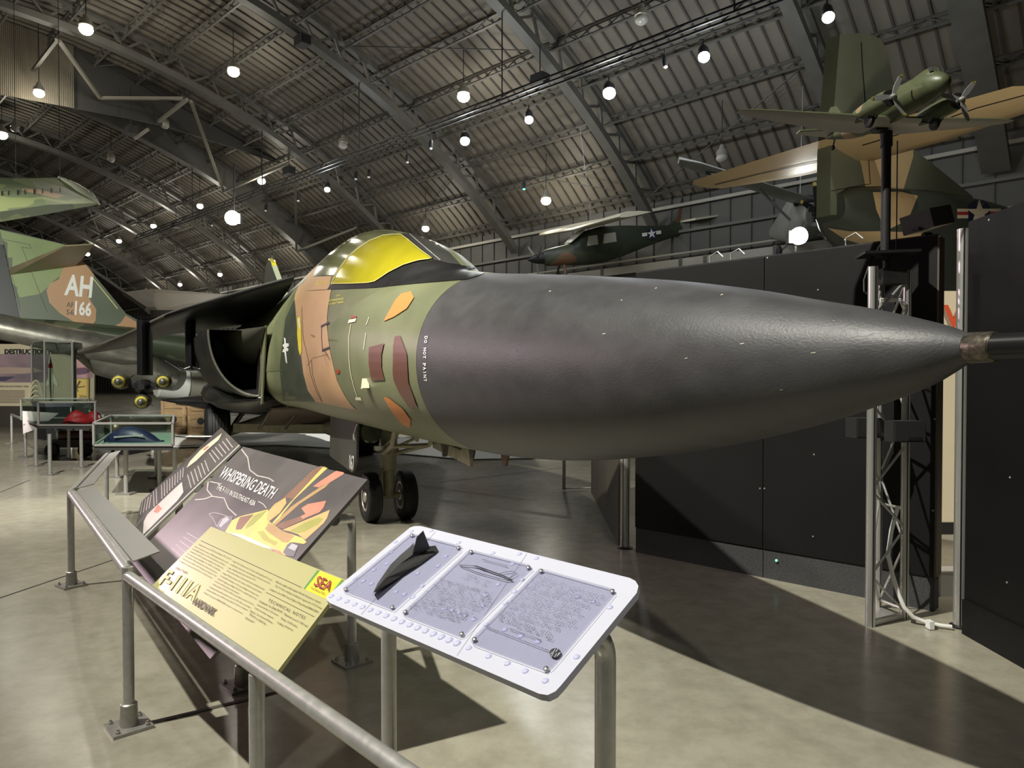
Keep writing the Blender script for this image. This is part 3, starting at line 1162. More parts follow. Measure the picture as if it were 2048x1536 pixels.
# framed stencil box, unit badge, small star
for P, m in (([(528, 468), (612, 425), (612, 447), (530, 488)], M_DARKSTEEL), ([(540, 715), (612, 682), (615, 705), (540, 735)], M_DARKSTEEL)):
    proj_poly(JB, [z8(*p) for p in P], 'stencil_bar', m, jet, 0.009, 3)
proj_line(JB, [z8(535, 480), z8(535, 600), z8(545, 720)], 0.8, 'stencil_bar', M_DARKSTEEL, jet, 0.009)
for P, m in (([(290, 380), (318, 370), (325, 480), (328, 620), (330, 730), (318, 778), (300, 720), (285, 560)], mat('badge_yellow', (0.75, 0.62, 0.02), 0.5)),
             ([(286, 378), (312, 368), (326, 570), (316, 560), (300, 470)], mat('badge_violet', (0.03, 0.02, 0.09), 0.5)),
             ([(294, 400), (308, 390), (318, 500), (310, 500), (300, 450)], M_WHITE), ([(298, 700), (330, 690), (330, 735), (318, 778)], M_WHITE)):
    proj_poly(JB, [z8(*p) for p in P], 'unit_badge', m, jet, 0.009 + 0.001 * random.random(), 3)
proj_poly(JB, [z8(150, 590), z8(168, 600), z8(172, 650), z8(200, 650), z8(200, 680), z8(178, 690), z8(200, 710), z8(190, 730), z8(172, 730), z8(185, 860), z8(170, 840), z8(155, 740), z8(135, 740), z8(140, 715), z8(155, 700), z8(135, 670), z8(155, 650)], 'star_insignia', M_WHITE, jet, 0.010, 3)
M_YTXT = mat('yellow_stencil', (0.75, 0.65, 0.1), 0.5)
text_px(JB, 'JETTISON', z8(680, 178), (7.5, -1.5), (0.6, -4.0), 'stencil_lettering', M_YTXT, jet)
text_px(JB, 'NO HANDHOLD', z8(598, 225), (31.0, -4.0), (0.6, -4.2), 'stencil_lettering', M_YTXT, jet)
text_px(JB, 'DO NOT WALK', z8(598, 262), (31.0, -5.0), (0.6, -4.2), 'stencil_lettering', M_YTXT, jet)
text_px(JB, 'RESCUE', z8(475, 55), (22.0, -4.0), (0.6, -6.0), 'stencil_lettering', M_YTXT, jet)
# letters running down the radome edge
for i, ch in enumerate('DO NOT PAINT'):
    if ch == ' ':
        continue
    t = i / 11
    x = 853.6 - 2.0 * math.sin(t * PI) - 2.5 * t * (1 - t) - 1.5 * t
    y = 673 + 84 * t
    text_px(JB, ch, (x - 3.0, y + (2.3 if ch == 'I' else 0)), (0.2, 1.6 if ch == 'I' else 6.2), (6.0, -0.6), 'stencil_lettering', M_WHITE, jet, bold=0.03)
for u, v, w in ((1098, 583, 4), (1254, 520, 5), (1441, 590, 5), (1310, 577, 4), (1242, 601, 3), (1205, 668, 6), (1370, 717, 5), (1480, 688, 8), (1622, 706, 9), (1560, 780, 6)):
    proj_line(JB, [(u, v), (u + w * .5, v - .6), (u + w, v - 1.2)], 1.1, 'paint_chip', M_CREAM, jet, 0.001)
MB().lathe([(0, 0.012), (0.12, 0.010), (0.3, 0.004)], (6.0, 0.93, 2.05), (-1, 0.3, 0), 8).build('air_data_probe', mat('probe_cream', (0.6, 0.55, 0.4), 0.3), jet)
_d = hit(JB, 736, 771, 0.0)
MB().prism([_d + AFT * -.05 + V3((0, 0, -.02)), _d + AFT * .05 + V3((0, 0, -.03)), _d + V3((0, 0, .06))], STB * .05).build('drain_mast', M_CREAM, jet, world=True)
for r in (3.95, 3.3):
    w, zt, zb, zc, nu, nl = interp(FUS, r)
    MB().prism([(r, -.008, zb + .03), (r + .16, -.008, zb + .03), (r + .12, -.008, zb - .09), (r + .06, -.008, zb - .09)], (0, 0.016, 0)).build('blade_antenna', M_JBLACK if r > 3.6 else mat('antenna_brown', (0.12, 0.06, 0.03), 0.4), jet)
MB().tube([(6.2, .45, 1.14), (6.15, .5, 1.02), (6.05, .52, 0.99)], [.008, .012, .014], 8).build('temperature_probe', M_STEEL, jet)

# ---- wing glove and swept wing, each side
LEp = [(0.0, 9.0, .70, 3.06), (0.1, 9.94, 1.155, 2.99), (0.2, 10.88, 1.56, 2.93), (0.4, 12.7, 2.35, 2.79), (0.6, 14.5, 3.12, 2.52), (0.8, 15.9, 3.72, 2.36), (1.0, 17.3, 4.27, 2.26)]
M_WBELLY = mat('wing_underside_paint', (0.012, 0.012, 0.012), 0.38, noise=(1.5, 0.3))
for sgn in (1, -1):
    rings = []
    for i in range(37):
        t = i / 36
        r, o, h = interp([(a, b, c, d) for a, b, c, d in LEp], t)
        rte = 17.2 + 1.4 * t
        ch = max(0.8, rte - r)
        th = 0.30 * (1 - t) + 0.12 * t
        sec = []
        for (x, z) in ((0, 0), (.004, .14), (.02, .32), (.06, .6), (.18, .95), (.4, 1.0), (.75, .55), (1, .05), (1, -.05), (.75, -.4), (.4, -.75), (.18, -.8), (.06, -.55), (.02, -.3), (.004, -.14)):
            sec.append(V3((r + ch * x, sgn * o, h + z * th * 0.5 - 0.10 * min(1, x * 3) * (1 - t))))
        rings.append(sec)
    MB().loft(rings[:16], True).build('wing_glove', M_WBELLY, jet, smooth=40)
    MB().loft(rings[15:], True).build('wing', mat('wing_brown_grey_bounce', (.095, .082, .068), .42, noise=(1.2, .3)), jet, smooth=40)  # brown-grey outer wing; its colour includes light bounced off the floor

# ---- engine intake, starboard and port
M_LIP = mat('intake_lip_metal', (0.30, 0.29, 0.25), 0.3, 0.8)
M_DUCT = mat('intake_duct_dark', (0.035, 0.033, 0.028), 0.45, noise=(2, 0.3))


def intake_section(x, grow, sgn, n=18):
    yi, zt = 1.04, 2.36 + 0.02
    ro, rz = 0.74 + grow, 1.02 + grow
    pts = [V3((x, sgn * yi, zt)), ]
    for k in range(n + 1):
        a = (PI / 2) * k / n
        pts.append(V3((x + 0.12 * math.sin(a), sgn * (yi + ro * math.cos(a)), zt - rz * math.sin(a))))
    return pts


for sgn in (1, -1):
    X0 = 10.35
    outer = [intake_section(X0, 0.0, sgn), intake_section(X0 + .06, .03, sgn), intake_section(X0 + .6, .09, sgn), intake_section(X0 + 2.5, .16, sgn), intake_section(X0 + 5, .12, sgn)]
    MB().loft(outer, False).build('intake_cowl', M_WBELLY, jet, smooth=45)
    inner = [intake_section(X0 + .004, -.02, sgn), intake_section(X0 + .5, -.05, sgn), intake_section(X0 + 1.6, -.12, sgn), intake_section(X0 + 2.6, -.18, sgn)]
    MB().loft(inner, False).add(inner[-1], [tuple(range(len(inner[-1])))]).build('intake_duct', M_DUCT, jet, smooth=45)
    MB().tube(intake_section(X0, -0.005, sgn)[1:], 0.018, 8).build('intake_lip', M_LIP, jet, smooth=60)
    MB().tube([intake_section(X0, 0, sgn)[-1], V3((X0 + .02, sgn * 1.02, 1.8)), V3((X0 - .05, sgn * 1.02, 2.36))], 0.014, 8).build('intake_lip', M_LIP, jet, smooth=60)
    # quarter cone spike in the upper inner corner
    rg = []
    for k in range(9):
        t = k / 8
        x = X0 - 0.75 + 1.9 * t
        rad = 0.01 + 0.52 * min(1, t * 1.25)
        rg.append([V3((x, sgn * 1.03, 2.40))] + [V3((x, sgn * (1.03 + rad * math.cos(a)), 2.40 - rad * math.sin(a))) for a in [PI / 2 * j / 8 for j in range(9)]])
    MB().loft(rg, True).build('intake_spike', mat('spike_olive', (0.06, 0.06, 0.045), 0.4), jet, smooth=40)
    MB().prism([(X0 - .1, sgn * 1.0, 1.25), (X0 + .5, sgn * 1.0, 1.2), (X0 + .4, sgn * 1.0, 2.42), (X0 - .75, sgn * 1.0, 2.42)], (0, sgn * 0.02, 0)).build('splitter_plate', M_JGREEN, jet)
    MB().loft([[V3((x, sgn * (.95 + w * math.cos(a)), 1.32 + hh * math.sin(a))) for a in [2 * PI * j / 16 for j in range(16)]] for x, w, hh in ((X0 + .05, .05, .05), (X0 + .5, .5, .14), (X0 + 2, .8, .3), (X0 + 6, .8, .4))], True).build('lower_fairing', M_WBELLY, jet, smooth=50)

# ---- pylons with ejector rack
M_PYL = mat('pylon_black', (0.012, 0.012, 0.013), 0.4)


def pylon(o, r, zb, zt, L, w=0.11):
    m = MB()
    rg = []
    for z in (zb, zb + .05, zt):
        rg.append([V3((r + x * L, o + y * w, z)) for x, y in ((0, 0), (.06, .8), (.2, 1), (.8, 1), (.95, .6), (1, 0), (.95, -.6), (.8, -1), (.2, -1), (.06, -.8))])
    m.loft(rg, True)
    return m


py1 = pylon(2.78, 13.0, 1.72, 2.7, 2.4).build('pylon', M_PYL, jet, smooth=30)
py2 = pylon(1.98, 13.0, 1.82, 2.85, 2.4, .09).build('pylon', M_PYL, jet, smooth=30)
for s in (-1, 1):
    MB().tube([(13.05, 1.98 + s * .02, 1.86), (13.05, 1.98 + s * .12, 1.82), (13.05, 1.98 + s * .2, 1.84), (13.05, 1.98 + s * .22, 1.9)], .02, 8).build('sway_brace', M_PYL, py2)
m = MB()
m.tube([(12.6, 2.78, 1.50), (12.75, 2.78, 1.50), (15.4, 2.78, 1.50)], [.05, .13, .13], 12)
rack = m.build('ejector_rack', M_PYL, jet, smooth=40)
for dy, dz in ((-.24, .02), (.24, .02), (0, -.2)):
    for x in (13.1, 13.6):
        MB().beam((x, 2.78, 1.50), (x, 2.78 + dy, 1.52 + dz), .06, .08).build('rack_arm', M_PYL, rack)

M_BOMB = mat('bomb_olive', (0.05, 0.05, 0.032), 0.4, noise=(6, 0.2))
M_BOMBY = mat('bomb_nose_yellow', (0.42, 0.36, 0.06), 0.45, noise=(12, 0.3))
for dy, dz, lab in ((.34, .06, 'olive bomb with yellow nose ring, leftmost of the three under the wing'), (-.34, .06, 'olive bomb with yellow nose ring, right one of the upper pair under the wing'), (0, -.29, 'olive bomb with yellow nose ring, lowest of the three under the wing')):
    p = jw(12.35, 2.78 + dy, 1.53 + dz)
    t = thing('bomb', lab, 'bomb', p, JRZ, group='bombs on the wing rack')
    MB().lathe([(0.0, .035), (.02, .06), (.12, .10), (.3, .128), (.55, .137), (1.2, .137), (1.6, .11), (1.85, .07)], (0, 0, 0), (1, 0, 0), 20).build('casing', M_BOMB, t, smooth=50)
    MB().lathe([(.03, .064), (.045, .071), (.11, .100), (.125, .101)], (-.006, 0, 0), (1, 0, 0), 20, False).build('nose_ring', M_BOMBY, t, smooth=50)
    MB().lathe([(-.07, .012), (-.06, .03), (.0, .035), (.02, .045)], (0, 0, 0), (1, 0, 0), 12).build('nose_fuze', M_BOMB, t, smooth=40)
    for a in range(4):
        c, s_ = math.cos(a * PI / 2 + .78), math.sin(a * PI / 2 + .78)
        MB().prism([(1.6, c * .1, s_ * .1), (2.1, c * .05, s_ * .05), (2.1, c * .19, s_ * .19), (1.85, c * .19, s_ * .19)], (0, -s_ * .008, c * .008)).build('fin', M_BOMB, t)


# ---- landing gear
def tyre(parent, c, axis, R, W, grooves=4, hubm=None, seg=40):
    """ribbed tyre, wheel hub"""
    c, ax = V3(c), V3(axis).normalized()
    prof = []
    h = W / 2
    prof += [(-h * .72, R * .58), (-h * .95, R * .66), (-h, R * .78), (-h * .93, R * .90), (-h * .78, R * .965)]
    k = grooves
    for i in range(k + 1):
        x0 = -h * .70 + (1.4 * h) * i / (k + 1)
        x1 = -h * .70 + (1.4 * h) * (i + 1) / (k + 1)
        cr = 1 - 0.02 * (((x0 + x1) / 2) / h) ** 2
        g = (x1 - x0) * .10
        prof += [(x0 + g * .3, R * .965), (x0 + g, R * cr), (x1 - g, R * cr), (x1 - g * .3, R * .965)]
    prof += [(h * .78, R * .965), (h * .93, R * .90), (h, R * .78), (h * .95, R * .66), (h * .72, R * .58)]
    t = MB().lathe(prof, c, ax, seg, True).build('tyre', M_RUBBER, parent, smooth=35)
    hm = hubm or mat('wheel_hub_cream', (0.55, 0.53, 0.45), 0.35, 0.3)
    for s in (-1, 1):
        MB().lathe([(h * .70, R * .575), (h * .80, R * .57), (h * .82, R * .5), (h * .62, R * .46), (h * .55, R * .25), (h * .85, R * .2), (h * .88, R * .03)], c, ax * s, 28, False).build('wheel_hub', hm, t, smooth=30)
    return t


M_GEAR = mat('gear_olive_cream', (0.30, 0.28, 0.19), 0.5, noise=(12, 0.25))
M_GEARD = mat('gear_dark', (0.06, 0.055, 0.04), 0.5)
ng = MB().lathe([(0, .085), (.05, .095), (.22, .095), (.24, .115), (.30, .115), (.32, .09), (.48, .09), (.50, .065), (.80, .06)], (6.60, 0, 1.08), (0.03, 0, -1), 20).build('nose_gear_strut', M_GEAR, jet, smooth=35)
for s in (-1, 1):
    tyre(jet, (6.64, s * .205, .281), (0, 1, 0), .281, .172, 4)
MB().tube([(6.64, -.2, .281), (6.64, .2, .281)], .035, 10).build('axle', M_GEAR, ng)
MB().tube([(6.62, 0, .42), (6.68, 0, .30)], .05, 10).build('axle_block', M_GEAR, ng)
for s in (-1, 1):
    MB().tube([(6.55, s * .08, .78), (5.75, s * .20, .93), (5.55, s * .22, 1.12)], .024, 8).build('drag_brace', M_GEAR, ng)
    MB().tube([(6.5, s * .08, .86), (5.85, s * .14, 1.02), (5.6, s * .16, 1.10)], .018, 8).build('drag_brace', M_GEAR, ng)
MB().tube([(5.75, -.2, .93), (5.75, .2, .93)], .022, 8).build('drag_brace', M_GEAR, ng)
MB().tube([(6.45, .06, .80), (6.1, .10, .98), (5.9, .12, 1.15)], .03, 10).build('actuator', mat('actuator_grey', (.2, .2, .18), .35, .5), ng)
MB().tube([(6.56, .10, .60), (6.47, .13, .50), (6.56, .10, .40)], .022, 8).build('torque_link', M_GEAR, ng)
MB().box((6.52, .12, .845), (.06, .14, .05)).build('steering_lever', M_WHITE, ng)
MB().tube([(6.5, .0, .85), (6.42, -.16, .88)], .018, 8).build('steering_lever', M_WHITE, ng)
MB().lathe([(0, .12), (.03, .135), (.05, .12), (.12, .06)], (6.35, .26, 1.05), (1, 0.1, 0), 20).build('taxi_light', mat('taxi_light_glass', (0.06, 0.07, 0.05), 0.1, coat=1.0), ng, smooth=40)
# wheel well pipes
for i in range(9):
    a = random.uniform(-.3, .3)
    MB().tube([(5.5 + .16 * i, a, 1.2), (5.55 + .16 * i, a + random.uniform(-.1, .1), 1.0 + random.uniform(0, .06)), (5.7 + .15 * i, a * .4, 1.18)], random.uniform(.012, .03), 7).build('hydraulic_line', random.choice((M_GEAR, M_GEARD, M_GEARD)), ng)
dr = MB().prism([(6.25, .42, 1.16), (7.75, .42, 1.16), (7.7, .44, .66), (6.4, .44, .60), (6.25, .43, .75)], (0, .025, 0)).build('nose_gear_door', mat('door_grey_green', (0.075, 0.075, 0.062), 0.45, noise=(3, .2)), jet)
text_on('067', jw(6.52, .472, .625), AFT * -0.24, V3((0, 0, .17)), 'door_number', M_WHITE, dr, bold=.02)
dr2 = MB().prism([(4.55, -.16, 1.06), (5.75, -.22, 1.08), (5.75, -.24, .90), (4.58, -.20, .83)], (0, -.03, 0)).build('nose_gear_door', M_GEAR, jet)
MB().tube([(4.7, -.15, .98), (5.1, -.16, 1.0), (5.6, -.19, .98)], .012, 6).build('door_link', M_GEARD, dr2)
MB().prism([(5.0, -.15, 1.0), (5.1, -.15, 1.0), (5.05, -.15, .88)], (0, .05, 0)).build('door_hinge', M_GEARD, dr2)
# main gear
for s in (1, -1):
    tyre(jet, (14.1, s * 1.5, .594), (0, 1, 0), .594, .46, 5, M_GEARD)
    MB().tube([(14.1, s * 1.25, .594), (13.3, s * .35, .95), (13.2, s * .2, 1.25)], [.1, .11, .12], 12).build('main_gear_leg', M_GEAR, jet, smooth=40)
    MB().tube([(13.6, s * .9, 1.2), (14.0, s * 1.2, .7)], .05, 10).build('main_gear_brace', M_GEARD, jet)
MB().beam((13.6, 1.2, .68), (12.2, -.30, .70), .10, .17).build('main_gear_beam', M_GEAR, jet)
MB().lathe([(-.35, .05), (-.3, .12), (0, .15), (.2, .15), (.33, .09), (.38, .02)], (12.0, -.42, .72), (-1, -.25, 0), 16).build('main_gear_trunnion', M_GEAR, jet, smooth=40)
for k in range(3):
    MB().tube([(11.9 + .1 * k, -.42 - .03 * k, .62), (11.9 + .1 * k, -.42, .48)], .018, 6).build('trunnion_pin', M_GEAR, jet)
MB().prism([(10.9, -.8, 1.16), (10.9, .8, 1.16), (12.6, .75, .80), (12.6, -.75, .80)], (0, 0, -.03)).build('speed_brake', mat('brake_brown', (0.13, 0.095, 0.075), 0.5), jet)
for s in (-.5, .3, .75):
    MB().tube([(11.2, s, 1.15), (12.0, s + .15, .75)], .03, 8).build('brake_strut', M_GEARD, jet)
# vertical fin and rudder
fin_ = MB().prism([(15.5, -.16, 3.05), (20.3, -.16, 3.0), (21.3, -.16, 4.7), (21.0, -.16, 5.05), (20.3, -.16, 5.12), (19.6, -.16, 4.9), (17.5, -.16, 3.9)], (0, -.14, 0)).build('fin', mat('fin_grey_green_paint', (0.22, 0.25, 0.15), .45), jet)
MB().prism([(19.6, -.17, 4.93), (20.3, -.17, 5.15), (20.45, -.17, 5.12), (19.2, -.17, 4.55), (19.1, -.17, 4.6)], (0, -.12, 0)).build('fin_stripe', M_YEL, fin_)

# ================================================================== other aircraft
def frame(fwd_aft, up=(0, 0, 1)):
    a = V3(fwd_aft).normalized()
    s = V3(up).cross(a).normalized()
    return a, s, a.cross(s).normalized()


def star_poly(c, ex, ey, R, k=0.382):
    pts = []
    for i in range(10):
        a = PI / 2 + i * PI / 5
        r = R if i % 2 == 0 else R * k
        pts.append(V3(c) + V3(ex) * (math.cos(a) * r) + V3(ey) * (math.sin(a) * r))
    return pts


def insignia(c, ex, ey, nrm, R, parent, bars=True, red=True):
    """round star badge with side bars, lying on the plane spanned by ex and ey"""
    c, ex, ey, nrm = V3(c), V3(ex).normalized(), V3(ey).normalized(), V3(nrm).normalized()
    d = [c + nrm * .004 + ex * (math.cos(a) * R * 1.06) + ey * (math.sin(a) * R * 1.06) for a in [2 * PI * i / 24 for i in range(24)]]
    MB().add(d, [tuple(range(24))]).build('badge_disc', M_BLUE, parent, world=True)
    if bars:
        for s in (-1, 1):
            for y0, y1, m, e in ((-.28, .36, M_WHITE, .006),) + (((-.05, .12, M_RED, .009),) if red else ()):
                q = [c + nrm * e + ex * (s * R * x) + ey * (R * y) for x, y in ((.95, y0), (2.0, y0), (2.0, y1), (.95, y1))]
                MB().add(q, [(0, 1, 2, 3)]).build('badge_bar', m, parent, world=True)
    MB().add(star_poly(c + nrm * .011, ex, ey, R), [tuple(range(10))]).build('badge_star', M_WHITE, parent, world=True)


# ---- fighter with letters AH on its fin, far left
FS = 20.5 / 16.0
FA = at_y(60, 655, 20.5)
FG = V3((0.85, 0.53, 0)).normalized()
FNRM = V3((FG.y, -FG.x, 0))            # towards the camera
vj = thing('fighter_jet', 'camouflaged fighter whose tall fin carries the white letters AH', 'aircraft', (FA.x, FA.y, 0))


def z4(x, y):
    return (x / 3.657, 400 + y / 3.657)


def fplane(u, v, off=0.0):
    return on_plane(u, v, FA + FNRM * off, FNRM)


M_FGREEN = mat('fin_light_green', (0.23, 0.30, 0.12), 0.45, noise=(1.2, 0.15))
M_FGREY = mat('fin_grey_green', (0.10, 0.125, 0.085), 0.45, noise=(1.2, 0.15))
M_FTAN = mat('fin_tan', (0.46, 0.27, 0.14), 0.45, noise=(1.2, 0.1))
M_SILV = mat('bare_metal', (0.42, 0.41, 0.36), 0.32, 0.75, noise=(2.5, 0.35), bump=(9, 0.15, 0.01))
fin_px = [(-70, 435), (0, 458), (60, 472), (131, 489), (164, 517), (191, 553), (252, 627), (300, 654), (305, 668), (200, 690), (40, 640), (30, 590), (20, 545), (8, 490), (-75, 480)]
fb = [fplane(u, v, 0.12) for u, v in fin_px]
fin = MB().prism(fb, FNRM * -0.24).build('fin', M_FGREY, vj, world=True)
FB = bvh_of([fin])


def fpoly(P, nm, m, off):
    return proj_poly(FB, P, nm, m, vj, off, 10)


fpoly([(0, 460), (60, 474), (131, 490), (163, 518), (145, 530), (130, 545), (110, 560), (95, 575), (80, 588), (40, 595), (30, 590), (20, 545), (8, 492)], 'light_green_paint', M_FGREEN, .004)
fpoly([z4(470, 480), z4(590, 430), z4(605, 445), z4(690, 550), z4(660, 600), z4(640, 700), z4(705, 800), z4(700, 880), z4(660, 935), z4(540, 890), z4(440, 830), z4(360, 750), z4(340, 660), z4(370, 610), z4(430, 580)], 'tan_paint', M_FTAN, .007)
fpoly([z4(920, 845), z4(1020, 905), z4(1100, 950), z4(1020, 1000), z4(800, 1050), z4(800, 940), z4(880, 900)], 'tan_paint', M_FTAN, .007)
proj_line(FB, [z4(670, 560), z4(860, 795)], 1.6, 'fin_stripe', mat('strip_yellow', (0.7, 0.62, 0.25), .5), vj, .010)
proj_line(FB, [z4(735, 590), z4(850, 740)], 1.2, 'fin_stripe', M_WHITE, vj, .010)
for L in ([(20, 280), (150, 810)], [(160, 345), (345, 820)], [(30, 290), (215, 325), (230, 355), (160, 345)]):
    proj_line(FB, [z4(*p) for p in L], 0.8, 'rudder_line', M_DARKSTEEL, vj, .010)
text_px(FB, 'AH', (128, 590), (55, 6), (4, -42), 'tail_code', M_WHITE, vj, .012, bold=.03)
text_px(FB, '166', (149, 630), (33, 3.5), (1.5, -29), 'tail_number', M_WHITE, vj, .012, bold=.03)
text_px(FB, 'AF', (133, 614), (14, 1.2), (.5, -10), 'tail_number', M_DARKSTEEL, vj, .012)
text_px(FB, '56', (132.6, 629), (15, 1.2), (.5, -10), 'tail_number', M_DARKSTEEL, vj, .012)
# rudder (dark) behind the fin, tail plane half
MB().prism([fplane(u, v, .14) for u, v in ((-76, 478), (6, 490), (40, 640), (-76, 640))], FNRM * -.28).build('rudder', mat('rudder_dark', (0.014, 0.017, 0.022), .45), vj, world=True)
tp = [fplane(20, 536, .12), fplane(150, 520, .12), at_y(163, 520, 20.3), at_y(190, 487, 18.7), at_y(131, 490, 18.3), ]
tp_lo = [fplane(20, 550, .12), fplane(150, 532, .12), at_y(160, 523, 20.3), at_y(189, 489, 18.7), at_y(130, 493, 18.3)]
m = MB()
m.add(tp + tp_lo, [(0, 1, 2, 3, 4), (9, 8, 7, 6, 5)] + [(i, (i + 1) % 5, (i + 1) % 5 + 5, i + 5) for i in range(5)])
m.build('tail_plane', mat('tail_plane_brown', (0.27, 0.225, 0.135), .45, noise=(1.5, .2)), vj, world=True)
# fuselage
rings = []
for t, w, zt, zb in ((-3.4, .10, 3.1, 2.9), (-1.5, .3, 3.05, 2.8), (.5, .5, 3.0, 2.62), (2.0, .65, 2.9, 2.3), (3.5, .8, 2.78, 2.0), (5.5, .95, 2.75, 1.85), (8, 1.0, 2.7, 1.85), (11, .8, 2.6, 1.9), (13.5, .15, 2.3, 2.1)):
    t, w, zt, zb = t * FS, w * FS, 1.6 + (zt - 1.6) * FS, 1.6 + (zb - 1.6) * FS
    c = V3((FA.x, FA.y, 0)) + FG * t - FNRM * .1
    rings.append([c + FNRM * (w * math.cos(a)) + V3((0, 0, (zt + zb) / 2 + (zt - zb) / 2 * math.sin(a))) for a in [2 * PI * k / 24 for k in range(24)]])
MB().loft(rings, True).build('fuselage', camo('fuselage_camo', (G_DARK, (0.12, 0.15, 0.09), G_TAN), .55, .45), vj, smooth=50, world=True)
e0, e1 = at_y(-25, 648, 19.3), at_y(215, 698, 20.9)
MB().lathe([(0, .30), (.02, .34), (1.1, .37), (2.3, .40), (3.3, .38), (3.8, .22)], e0, e1 - e0, 24).build('exhaust_shroud', M_SILV, vj, smooth=40, world=True)
MB().lathe([(-.02, .29), (.3, .2)], e0, e1 - e0, 20).build('exhaust_nozzle', M_BLACK, vj, smooth=40, world=True)
e0, e1 = at_y(165, 695, 20.9), at_y(300, 742, 22.4)
MB().lathe([(0, .38), (.6, .64), (1.7, .6), (2.8, .38)], e0, e1 - e0, 24).build('engine_cowling', M_SILV, vj, smooth=40, world=True)
# wing half of the fighter seen over the glove
wq = [at_y(245, 590, 25.5), at_y(300, 583, 27), at_y(480, 596, 29), at_y(480, 618, 27.5), at_y(330, 620, 25.5), at_y(290, 620, 25)]
MB().prism(wq, (0, 0.1, .12)).build('wing', mat('wing_pale_tan', (0.33, 0.28, 0.21), .5, noise=(1, .15)), vj, world=True)

tk = thing('drop_tank', 'pale grey drop tank with white band behind the bombs', 'fuel tank', at_y(400, 780, 23.2))
a0, a1 = at_y(312, 764, 23.2), at_y(520, 776, 25.4)
MB().lathe([(0, .44), (.06, .50), (.80, .50), (.85, .53), (.93, .53), (.95, .48)], a0, a1 - a0, 24).build('band', M_WHITE, tk, smooth=40, world=True)
MB().lathe([(.90, .47), (1.8, .46), (3.3, .42), (4.0, .25), (4.4, .03)], a0, a1 - a0, 24).build('tank_body', mat('tank_grey', (0.30, 0.29, 0.24), .4), tk, smooth=40, world=True)
MB().beam(at_y(400, 731, 24.0), at_y(470, 732, 24.7), .3, .5).build('tank_pylon', mat('tank_green', (0.25, 0.34, 0.12), .45), tk, world=True)
bk = thing('black_nose_pod', 'black pointed pod lying low behind the main wheel', 'pod', at_y(420, 830, 19.5))
a0, a1 = at_y(322, 800, 20.0), at_y(520, 808, 20.4)
MB().lathe([(0, .02), (.4, .08), (1.0, .18), (1.8, .28), (2.8, .34), (4.0, .36)], a0, a1 - a0, 24).build('pod_body', M_JBLACK, bk, smooth=50, world=True)
MB().tube([at_y(455, 826, 20.2), at_y(455, 860, 20.2)], .05, 8).build('pod_stand', M_DARKSTEEL, bk, world=True)

# ---- wing tip of a plane hanging at the upper left
wt = thing('hung_wing', 'camouflaged wing tip with black slots entering at the upper left', 'aircraft', at_y(0, 400, 12.5))
lo = [at_y(-90, 462, 10.5), at_y(0, 444, 11.2), at_y(95, 428, 12.4), at_y(196, 409, 14.0), at_y(165, 388, 14.8), at_y(120, 358, 15.6), at_y(60, 372, 14.8), at_y(-90, 370, 13.8)]
hi = [p + V3((0, 0, .03 if i in (3, 4, 5) else .16)) for i, p in enumerate(lo)]
n = len(lo)
wpan = MB().add(lo + hi, [tuple(range(n)), tuple(reversed(range(n, 2 * n)))] + [(i, (i + 1) % n, (i + 1) % n + n, i + n) for i in range(n)])
wpan = wpan.build('wing_panel', camo('hung_wing_camo', ((0.20, 0.235, 0.10), (0.12, 0.15, 0.08), (0.36, 0.24, 0.15), (0.42, 0.36, 0.30)), .7, .45, (3, 1, 0)), wt, world=True)
MB().tube([at_y(118, 355, 15.6), at_y(150, 374, 15.2), at_y(176, 392, 14.7), at_y(198, 408, 14.0)], [.03, .10, .12, .02], 10).build('tip_fairing', mat('tip_silver_green', (0.42, 0.44, 0.34), .35, .3), wt, smooth=50, world=True)
WB = bvh_of([wpan])
for i, x in enumerate((2, 16, 34, 49, 67, 84, 101, 119)):
    y = 388 - i * .9
    proj_poly(WB, [(x, y - 5), (x + (4 if i % 2 == 0 else 2.5), y - 5), (x + (4 if i % 2 == 0 else 2.5), y + 4), (x, y + 4)], 'vent_slot', M_BLACK, wt, .01, 4)
for u in (32, 120):
    p = at_y(u, 360 if u > 60 else 372, 15.0)
    MB().tube([p, p + V3((0, 0, 6))], .006, 5).build('hanging_cable', M_DARKSTEEL, wt, world=True)

# ---- small high wing plane with letters EO
EA = V3((0.97, 0.25, 0.19)).normalized()      # aft
ES = V3((0.25, -0.97, -0.13))
ES = (ES - EA * ES.dot(EA)).normalized()      # towards the camera
EU = EA.cross(ES)
if EU.z < 0:
    EU = -EU
EN = at_y(1072, 518, 35.5)
eo = thing('high_wing_plane', 'small green and brown high wing plane marked EO 374 hanging above the nose', 'aircraft', EN)


def ep(t, y, z):
    return EN + EA * t + ES * y + EU * z


M_ECAMO = camo('eo_camo', ((0.035, 0.045, 0.03), (0.05, 0.06, 0.035), (0.16, 0.085, 0.045)), .42, .45, (0, 0, 3))
rings = []
for t, w, zt, zb in ((.35, .34, .32, -.36), (.6, .42, .40, -.44), (1.6, .52, .48, -.55), (2.1, .56, .62, -.62), (2.7, .58, 1.0, -.68), (3.6, .58, 1.12, -.70), (4.8, .5, 1.02, -.5), (6.5, .32, .78, -.15), (8.2, .18, .60, .12), (9.2, .06, .5, .25)):
    rings.append([ep(t, w * math.copysign(abs(math.cos(a)) ** .75, math.cos(a)), (zt + zb) / 2 + (zt - zb) / 2 * math.copysign(abs(math.sin(a)) ** .75, math.sin(a))) for a in [2 * PI * k / 24 for k in range(24)]])
efus = MB().loft(rings, True).build('fuselage', M_ECAMO, eo, smooth=45, world=True)
M_CREAMW = mat('wing_cream', (0.55, 0.52, 0.40), .4)
wr = []
